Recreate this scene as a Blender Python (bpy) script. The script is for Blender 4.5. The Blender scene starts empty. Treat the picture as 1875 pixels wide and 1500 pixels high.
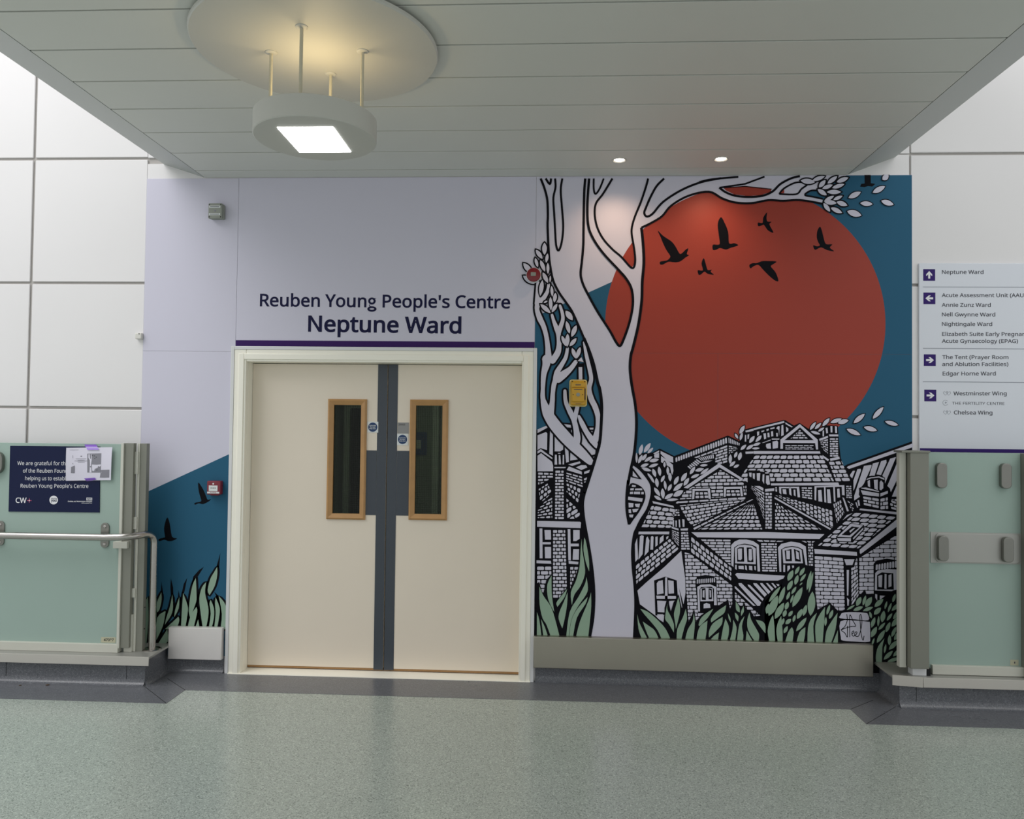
import bpy, bmesh, math, random
from mathutils import Vector, Matrix
from mathutils.geometry import tessellate_polygon
R = math.radians
S = bpy.context.scene
C = S.collection
random.seed(7)

# ------------------------------------------------------------------ camera
# wall face is the plane Y = 0, X runs right along it, Z up, floor at Z = 0; the viewer stands 5.2 m away
FPX, YAW, PITCH, ROLL = 1423.6, 0.049816, 0.025049, 0.011658
CAM_D, CAM_H = 5.2, 1.67
_cy, _sy, _cp, _sp, _cr, _sr = (math.cos(YAW), math.sin(YAW), math.cos(PITCH), math.sin(PITCH), math.cos(ROLL), math.sin(ROLL))
_rt = Vector((_cy, _sy, 0)); FWD = Vector((-_sy * _cp, _cy * _cp, _sp)); _up = _rt.cross(FWD)
RT = _cr * _rt + _sr * _up; UP = -_sr * _rt + _cr * _up
cd = bpy.data.cameras.new('camera'); cam = bpy.data.objects.new('camera', cd); C.objects.link(cam)
cd.sensor_fit = 'HORIZONTAL'; cd.sensor_width = 36.0; cd.lens = FPX / 1875 * 36.0
cd.clip_start = 0.05; cd.clip_end = 100
cam.matrix_world = Matrix(((RT.x, UP.x, -FWD.x, 0), (RT.y, UP.y, -FWD.y, -CAM_D), (RT.z, UP.z, -FWD.z, CAM_H), (0, 0, 0, 1)))
S.camera = cam

def at(px, py, Y=0.0):
    """measured photograph position -> real point on the upright plane at depth Y"""
    d = FWD + (px - 937.5) / FPX * RT - (py - 750) / FPX * UP
    t = (CAM_D + Y) / d.y
    return Vector((d.x * t, Y, CAM_H + d.z * t))

# ------------------------------------------------------------------ light and exposure
S.view_settings.view_transform = 'Standard'; S.view_settings.look = 'None'
S.view_settings.exposure = 0.0; S.view_settings.gamma = 1.0; S.view_settings.use_curve_mapping = False
wd = bpy.data.worlds.new('daylight'); S.world = wd; wd.use_nodes = True
wb = wd.node_tree.nodes['Background']; wb.inputs[0].default_value = (0.965, 0.985, 1.0, 1); wb.inputs[1].default_value = 0.80
def area(name, loc, aim, sx, sy, watts, col):
    l = bpy.data.lights.new(name, 'AREA'); l.shape = 'RECTANGLE'; l.size = sx; l.size_y = sy; l.energy = watts; l.color = col
    o = bpy.data.objects.new(name, l); C.objects.link(o); o.location = loc
    o.rotation_euler = (Vector(aim) - Vector(loc)).to_track_quat('-Z', 'Y').to_euler(); return o
# roof glazing of the atrium on either side of the bridge overhead
area('skylight_left', (-6.5, -3.5, 8.5), (-3.6, 0, 2.2), 6, 6, 465, (1.0, 0.985, 0.99))
area('skylight_right', (6.5, -3.5, 8.5), (3.4, 0, 2.2), 6, 6, 165, (1.0, 0.98, 0.96))

# ------------------------------------------------------------------ materials
def lin(c):
    if isinstance(c, str): c = [int(c[i:i + 2], 16) for i in (0, 2, 4)]
    return tuple(((v / 255) / 12.92 if v / 255 <= 0.04045 else ((v / 255 + 0.055) / 1.055) ** 2.4) for v in c) + (1,)
MATS = {}
def mat(name, col, rough=0.5, metal=0.0, var=0.04, scale=6.0, spec=0.5, bump=0.0, bscale=40.0):
    """principled surface whose colour is gently mottled by noise"""
    m = bpy.data.materials.new(name); m.use_nodes = True; MATS[name] = m
    N = m.node_tree.nodes; L = m.node_tree.links; b = N['Principled BSDF']
    c = lin(col)
    tc = N.new('ShaderNodeTexCoord'); nz = N.new('ShaderNodeTexNoise'); nz.inputs['Scale'].default_value = scale; nz.inputs['Detail'].default_value = 3
    L.new(tc.outputs['Object'], nz.inputs['Vector'])
    mx = N.new('ShaderNodeMix'); mx.data_type = 'RGBA'
    mx.inputs[6].default_value = tuple(v * (1 - var) for v in c[:3]) + (1,); mx.inputs[7].default_value = tuple(min(1, v * (1 + var)) for v in c[:3]) + (1,)
    L.new(nz.outputs['Fac'], mx.inputs[0]); L.new(mx.outputs[2], b.inputs['Base Color'])
    b.inputs['Roughness'].default_value = rough; b.inputs['Metallic'].default_value = metal; b.inputs['Specular IOR Level'].default_value = spec
    if bump:
        n2 = N.new('ShaderNodeTexNoise'); n2.inputs['Scale'].default_value = bscale; L.new(tc.outputs['Object'], n2.inputs['Vector'])
        bp = N.new('ShaderNodeBump'); bp.inputs['Strength'].default_value = bump; bp.inputs['Distance'].default_value = 0.01
        L.new(n2.outputs['Fac'], bp.inputs['Height']); L.new(bp.outputs['Normal'], b.inputs['Normal'])
    return m
def emit(name, col, strength):
    m = bpy.data.materials.new(name); m.use_nodes = True; MATS[name] = m
    b = m.node_tree.nodes['Principled BSDF']; b.inputs['Base Color'].default_value = lin(col)
    b.inputs['Emission Color'].default_value = lin(col); b.inputs['Emission Strength'].default_value = strength; return m
def speckle(name, base, dark, light, rough, scale=260.0, spec=0.5):
    """vinyl sheet: base colour with dark and pale chips"""
    m = bpy.data.materials.new(name); m.use_nodes = True; MATS[name] = m
    N = m.node_tree.nodes; L = m.node_tree.links; b = N['Principled BSDF']
    tc = N.new('ShaderNodeTexCoord')
    def chips(sc, lo, hi):
        v = N.new('ShaderNodeTexVoronoi'); v.inputs['Scale'].default_value = sc; L.new(tc.outputs['Object'], v.inputs['Vector'])
        sp = N.new('ShaderNodeSeparateColor'); L.new(v.outputs['Color'], sp.inputs[0])
        r = N.new('ShaderNodeMapRange'); r.inputs[1].default_value = lo; r.inputs[2].default_value = hi; L.new(sp.outputs[0], r.inputs[0]); return r.outputs[0]
    nz = N.new('ShaderNodeTexNoise'); nz.inputs['Scale'].default_value = 1.4; nz.inputs['Detail'].default_value = 5; L.new(tc.outputs['Object'], nz.inputs['Vector'])
    m0 = N.new('ShaderNodeMix'); m0.data_type = 'RGBA'; c = lin(base)
    m0.inputs[6].default_value = tuple(v * 0.95 for v in c[:3]) + (1,); m0.inputs[7].default_value = tuple(v * 1.05 for v in c[:3]) + (1,); L.new(nz.outputs['Fac'], m0.inputs[0])
    m1 = N.new('ShaderNodeMix'); m1.data_type = 'RGBA'; L.new(chips(scale, 0.74, 0.98), m1.inputs[0]); L.new(m0.outputs[2], m1.inputs[6]); m1.inputs[7].default_value = lin(dark)
    m2 = N.new('ShaderNodeMix'); m2.data_type = 'RGBA'; L.new(chips(scale * 0.8, 0.76, 1.0), m2.inputs[0]); L.new(m1.outputs[2], m2.inputs[6]); m2.inputs[7].default_value = lin(light)
    L.new(m2.outputs[2], b.inputs['Base Color']); b.inputs['Roughness'].default_value = rough; b.inputs['Specular IOR Level'].default_value = spec
    n2 = N.new('ShaderNodeTexNoise'); n2.inputs['Scale'].default_value = 3; L.new(tc.outputs['Object'], n2.inputs['Vector'])
    r2 = N.new('ShaderNodeMapRange'); r2.inputs[3].default_value = rough * 0.85; r2.inputs[4].default_value = rough * 1.2; L.new(n2.outputs['Fac'], r2.inputs[0]); L.new(r2.outputs[0], b.inputs['Roughness'])
    bp = N.new('ShaderNodeBump'); bp.inputs['Strength'].default_value = 0.06; bp.inputs['Distance'].default_value = 0.004
    L.new(chips(scale * 0.5, 0.0, 1.0), bp.inputs['Height']); L.new(bp.outputs['Normal'], b.inputs['Normal'])
    return m
def brushed(name, col, rough, axis):
    """stainless steel with fine brushing along one axis"""
    m = mat(name, col, rough, 1.0, 0.05, 3.0)
    N = m.node_tree.nodes; L = m.node_tree.links; b = N['Principled BSDF']
    tc = N.new('ShaderNodeTexCoord'); mp = N.new('ShaderNodeMapping'); mp.inputs['Scale'].default_value = axis
    nz = N.new('ShaderNodeTexNoise'); nz.inputs['Scale'].default_value = 1.0; nz.inputs['Detail'].default_value = 4
    L.new(tc.outputs['Object'], mp.inputs['Vector']); L.new(mp.outputs['Vector'], nz.inputs['Vector'])
    r = N.new('ShaderNodeMapRange'); r.inputs[3].default_value = rough - 0.08; r.inputs[4].default_value = rough + 0.12
    L.new(nz.outputs['Fac'], r.inputs[0]); L.new(r.outputs[0], b.inputs['Roughness'])
    return m
def frosted(name, col, clear, rough):
    """satin glass: a scattering green sheet that still lets some of what is behind through"""
    m = bpy.data.materials.new(name); m.use_nodes = True; MATS[name] = m
    N = m.node_tree.nodes; L = m.node_tree.links; b = N['Principled BSDF']
    b.inputs['Base Color'].default_value = lin(col); b.inputs['Roughness'].default_value = rough
    tr = N.new('ShaderNodeBsdfTransparent'); tr.inputs[0].default_value = lin(col)
    nz = N.new('ShaderNodeTexNoise'); nz.inputs['Scale'].default_value = 1.5
    tc = N.new('ShaderNodeTexCoord'); L.new(tc.outputs['Object'], nz.inputs['Vector'])
    r = N.new('ShaderNodeMapRange'); r.inputs[3].default_value = clear - 0.04; r.inputs[4].default_value = clear + 0.04; L.new(nz.outputs['Fac'], r.inputs[0])
    mx = N.new('ShaderNodeMixShader'); L.new(r.outputs[0], mx.inputs[0]); L.new(b.outputs[0], mx.inputs[1]); L.new(tr.outputs[0], mx.inputs[2])
    L.new(mx.outputs[0], N['Material Output'].inputs['Surface']); return m
def wired(name):
    """wired fire glass: dim see-through pane with a fine wire grid and a mirror sheen"""
    m = bpy.data.materials.new(name); m.use_nodes = True; MATS[name] = m
    N = m.node_tree.nodes; L = m.node_tree.links
    tr = N.new('ShaderNodeBsdfTransparent'); tr.inputs[0].default_value = (0.46, 0.50, 0.44, 1)
    gl = N.new('ShaderNodeBsdfGlossy'); gl.inputs['Roughness'].default_value = 0.03
    lw = N.new('ShaderNodeFresnel'); lw.inputs[0].default_value = 1.28
    mx = N.new('ShaderNodeMixShader'); L.new(lw.outputs[0], mx.inputs[0]); L.new(tr.outputs[0], mx.inputs[1]); L.new(gl.outputs[0], mx.inputs[2])
    wire = N.new('ShaderNodeBsdfDiffuse'); wire.inputs[0].default_value = (0.03, 0.034, 0.028, 1)
    tc = N.new('ShaderNodeTexCoord'); br = N.new('ShaderNodeTexBrick'); br.offset = 0.0; br.inputs['Scale'].default_value = 1.0
    br.inputs['Brick Width'].default_value = 0.0125; br.inputs['Row Height'].default_value = 0.0125; br.inputs['Mortar Size'].default_value = 0.0007; br.inputs['Mortar Smooth'].default_value = 0.0
    mp = N.new('ShaderNodeMapping'); mp.inputs['Rotation'].default_value = (R(90), 0, 0); L.new(tc.outputs['Object'], mp.inputs['Vector']); L.new(mp.outputs['Vector'], br.inputs['Vector'])
    m2 = N.new('ShaderNodeMixShader'); L.new(br.outputs['Fac'], m2.inputs[0]); L.new(mx.outputs[0], m2.inputs[1]); L.new(wire.outputs[0], m2.inputs[2])
    L.new(m2.outputs[0], N['Material Output'].inputs['Surface']); return m

speckle('floor_vinyl', (161, 170, 162), (112, 121, 114), (190, 198, 190), 0.21, 240)
speckle('border_vinyl', (99, 101, 106), (72, 75, 81), (124, 127, 132), 0.28, 260)
mat('plank_white', 'D6D8D1', 0.5, 0, 0.02, 2)
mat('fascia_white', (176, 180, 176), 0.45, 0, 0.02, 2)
mat('panel_white', 'E4E2E2', 0.55, 0, 0.03, 1.2)
mat('joint_grey', (178, 174, 170), 0.8)
mat('wall_plaster', 'DCDAD4', 0.7)
mat('vinyl_white', 'CFCDDC', 0.5, 0, 0.012, 2, spec=0.3)
mat('vinyl_blue', (44, 94, 122), 0.5, 0, 0.03, 2, spec=0.12)
mat('vinyl_red', (158, 60, 46), 0.5, 0, 0.03, 1.5, spec=0.3)
mat('vinyl_black', (12, 12, 19), 0.55, 0, 0.03, spec=0.1)
mat('vinyl_green', (146, 172, 151), 0.42, 0, 0.03, 2, spec=0.3)
mat('seam_grey', (84, 70, 76), 0.6)
mat('navy_text', (22, 23, 62), 0.5, spec=0.15)
mat('purple_band', (56, 27, 92), 0.5, spec=0.15)
mat('frame_cream', (248, 245, 232), 0.42, 0, 0.025, 4)
mat('trim_white', 'DADBDC', 0.4, 0, 0.02)
mat('door_cream', (230, 219, 202), 0.46, 0, 0.03, 2.5)
mat('door_grey', '3D444D', 0.42, 0, 0.04, 4)
mat('bead_oak', 'B48A58', 0.45, 0, 0.16, 14)
mat('edge_oak', 'A0794C', 0.5, 0, 0.15, 20)
mat('dark_void', '0B0C0D', 0.8)
mat('screw_dark', '3A2C1C', 0.4, 0.6)
mat('plate_grey', '8C8C8A', 0.35, 0.4)
mat('label_white', 'DCE0E0', 0.4); mat('label_blue', '0E3563', 0.4)
mat('alu_cream', (200, 200, 189), 0.42, 0.0, 0.04, 5)
mat('alu_grey', '83847A', 0.42, 0.1, 0.05, 5)
brushed('steel_guard', (172, 168, 156), 0.38, (1.5, 60, 260))
brushed('steel_polished', 'B4B0AB', 0.22, (3, 90, 90))
mat('steel_nosing', (208, 203, 196), 0.34, 0.6, 0.03, 5)
mat('steel_satin', 'E6E2DF', 0.42, 0.35, 0.03, 5)
mat('steel_clamp', '84847E', 0.34, 0.8, 0.06, 12)
mat('steel_plate', 'A9A9A4', 0.40, 0.5, 0.04, 4)
frosted('glass_frosted', (186, 207, 198), 0.34, 0.54)
wired('glass_wired')
mat('lamp_white', 'C4C4BD', 0.5, 0, 0.015, 3)
mat('rod_cream', 'C6C1AC', 0.35)
emit('diffuser_lit', 'FFFFFF', 6.0); emit('bulb_lit', 'FFF0DE', 14.0)
mat('plastic_red', (124, 36, 50), 0.25, 0, 0.04); mat('plastic_darkred', '7A0E1A', 0.3, 0, 0.04)
mat('plastic_yellow', 'C99A1E', 0.3, 0, 0.05, 20); mat('plastic_black', '17171A', 0.4)
mat('plastic_grey', '8F938A', 0.45, 0, 0.03); mat('plastic_white', 'D8D6CF', 0.4)
mat('plastic_clear_rim', 'D8C67C', 0.15)
mat('sign_board', 'DCE0E8', 0.4, 0, 0.012); mat('sign_text', '3A3A44', 0.5); mat('sign_rule', '8C919B', 0.5); mat('sign_purple', (50, 26, 104), 0.45, spec=0.2); mat('sign_white', 'E6E6EA', 0.4)
mat('plaque_navy', (18, 27, 62), 0.4, 0, 0.03, spec=0.2); mat('plaque_pink', 'D0527A', 0.4)
mat('paper_white', 'DDDAE8', 0.6); mat('print_grey', '86858F', 0.6); mat('print_dark', '46454E', 0.6); mat('tape_purple', '8458C4', 0.35)
mat('sticker_cream', 'B9B69C', 0.5); mat('crumb_brown', '4B3A28', 0.8)
mat('ward_wall', '76806F', 0.7); mat('ward_blue', '20406E', 0.6); mat('ward_pale', 'A9B0A2', 0.6)

# ------------------------------------------------------------------ mesh helpers
class MB:
    """collects shapes and links them as one mesh object"""
    def __init__(s): s.v = []; s.f = []; s.m = []; s.slots = []
    def slot(s, m):
        if m not in s.slots: s.slots.append(m)
        return s.slots.index(m)
    def add(s, vs, fs, m):
        k = len(s.v); s.v += [tuple(v) for v in vs]; i = s.slot(m)
        for f in fs: s.f.append([k + a for a in f]); s.m.append(i)
    def bm(s, b, m):
        b.verts.index_update(); s.add([v.co.copy() for v in b.verts], [[v.index for v in f.verts] for f in b.faces], m); b.free()
    def box(s, x0, x1, y0, y1, z0, z1, m, bev=0.0, seg=2):
        b = bmesh.new(); bmesh.ops.create_cube(b, size=1)
        for v in b.verts: v.co = Vector(((x0 + x1) / 2 + v.co.x * (x1 - x0), (y0 + y1) / 2 + v.co.y * (y1 - y0), (z0 + z1) / 2 + v.co.z * (z1 - z0)))
        if bev: bmesh.ops.bevel(b, geom=b.edges[:], offset=bev, segments=seg, affect='EDGES', profile=0.5)
        s.bm(b, m)
    def prism(s, pts, d0, d1, m, axis='y', bev=0.0):
        """outline extruded: axis y takes (x,z) outlines, axis x takes (y,z), axis z takes (x,y)"""
        b = bmesh.new()
        mk = {'y': lambda p, d: (p[0], d, p[1]), 'x': lambda p, d: (d, p[0], p[1]), 'z': lambda p, d: (p[0], p[1], d)}[axis]
        n = len(pts); lo = [b.verts.new(mk(p, d0)) for p in pts]; hi = [b.verts.new(mk(p, d1)) for p in pts]
        b.faces.new(lo); b.faces.new(hi)
        for i in range(n): b.faces.new((lo[i], lo[(i + 1) % n], hi[(i + 1) % n], hi[i]))
        bmesh.ops.recalc_face_normals(b, faces=b.faces[:])
        if bev: bmesh.ops.bevel(b, geom=[e for e in b.edges if e.calc_face_angle(0) > 0.6], offset=bev, segments=2, affect='EDGES', profile=0.5)
        s.bm(b, m)
    def lathe(s, prof, c, m, axis='z', n=48, close=True):
        """profile of (radius, height) swept round an axis through c"""
        vs = []; fs = []
        for r, h in prof:
            for i in range(n):
                a = 2 * math.pi * i / n; p, q = r * math.cos(a), r * math.sin(a)
                vs.append({'z': (c[0] + p, c[1] + q, c[2] + h), 'y': (c[0] + p, c[1] + h, c[2] + q), 'x': (c[0] + h, c[1] + p, c[2] + q)}[axis])
        k = len(prof)
        for j in range(k - 1):
            for i in range(n): fs.append((j * n + i, j * n + (i + 1) % n, (j + 1) * n + (i + 1) % n, (j + 1) * n + i))
        if close: fs.append(tuple(range(n))); fs.append(tuple((k - 1) * n + i for i in range(n)))
        b = bmesh.new(); vv = [b.verts.new(v) for v in vs]
        for f in fs:
            try: b.faces.new([vv[i] for i in f])
            except ValueError: pass
        bmesh.ops.remove_doubles(b, verts=b.verts[:], dist=1e-6)
        bmesh.ops.recalc_face_normals(b, faces=b.faces[:]); s.bm(b, m)
    def tube(s, path, r, m, n=20):
        """round tube along a path of points"""
        P = [Vector(p) for p in path]; vs = []; fs = []; up = None
        for i, p in enumerate(P):
            t = (P[min(i + 1, len(P) - 1)] - P[max(i - 1, 0)]).normalized()
            if up is None:
                up = Vector((0, 0, 1)) if abs(t.z) < 0.9 else Vector((1, 0, 0))
            u = (up - t * up.dot(t)).normalized(); w = t.cross(u); up = u
            for k in range(n):
                a = 2 * math.pi * k / n; vs.append(p + u * (r * math.cos(a)) + w * (r * math.sin(a)))
        for i in range(len(P) - 1):
            for k in range(n): fs.append((i * n + k, i * n + (k + 1) % n, (i + 1) * n + (k + 1) % n, (i + 1) * n + k))
        fs.append(tuple(range(n))); fs.append(tuple((len(P) - 1) * n + k for k in range(n)))
        b = bmesh.new(); vv = [b.verts.new(v) for v in vs]
        for f in fs: b.faces.new([vv[i] for i in f])
        bmesh.ops.recalc_face_normals(b, faces=b.faces[:]); s.bm(b, m)
    def flat(s, loops, Y, m):
        """flat printed shape on an upright plane: outline (x,z) and optional holes"""
        L = [[Vector((p[0], p[1], 0)) for p in lp] for lp in loops]; allp = [p for lp in L for p in lp]
        tr = tessellate_polygon(L)
        fs = []
        for t in tr:
            a, b2, c = (allp[i] for i in t)
            n = (b2 - a).cross(c - a).z
            if abs(n) < 1e-12: continue
            fs.append(t if n > 0 else (t[0], t[2], t[1]))
        s.add([(p.x, Y, p.y) for p in allp], fs, m)
    def build(s, name, parent=None, origin=None, smooth=20):
        me = bpy.data.meshes.new(name); o = bpy.data.objects.new(name, me)
        org = Vector(origin) if origin is not None else (Vector(parent.location) if parent is not None and parent.parent is None else Vector((0, 0, 0)))
        if parent is not None and parent.parent is not None: org = Vector(parent['_o'])
        me.from_pydata([tuple(Vector(v) - org) for v in s.v], [], s.f)
        for n in s.slots: me.materials.append(MATS[n])
        me.polygons.foreach_set('material_index', s.m); me.update()
        if smooth:
            me.polygons.foreach_set('use_smooth', [True] * len(me.polygons)); me.set_sharp_from_angle(angle=R(smooth))
        C.objects.link(o)
        if parent is not None: o.parent = parent
        else: o.location = org
        o['_o'] = tuple(org)
        ALL.append(o); return o
ALL = []
def tag(o, label=None, cat=None, group=None, kind=None):
    if label: o['label'] = label
    if cat: o['category'] = cat
    if group: o['group'] = group
    if kind: o['kind'] = kind
    return o
def thing(name, loc, label, cat, group=None):
    o = bpy.data.objects.new(name, None); o.empty_display_size = 0.05; C.objects.link(o); o.location = loc
    return tag(o, label, cat, group)
def struct(mb, name, label, cat):
    return tag(mb.build(name), label, cat, kind='structure')

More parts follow.
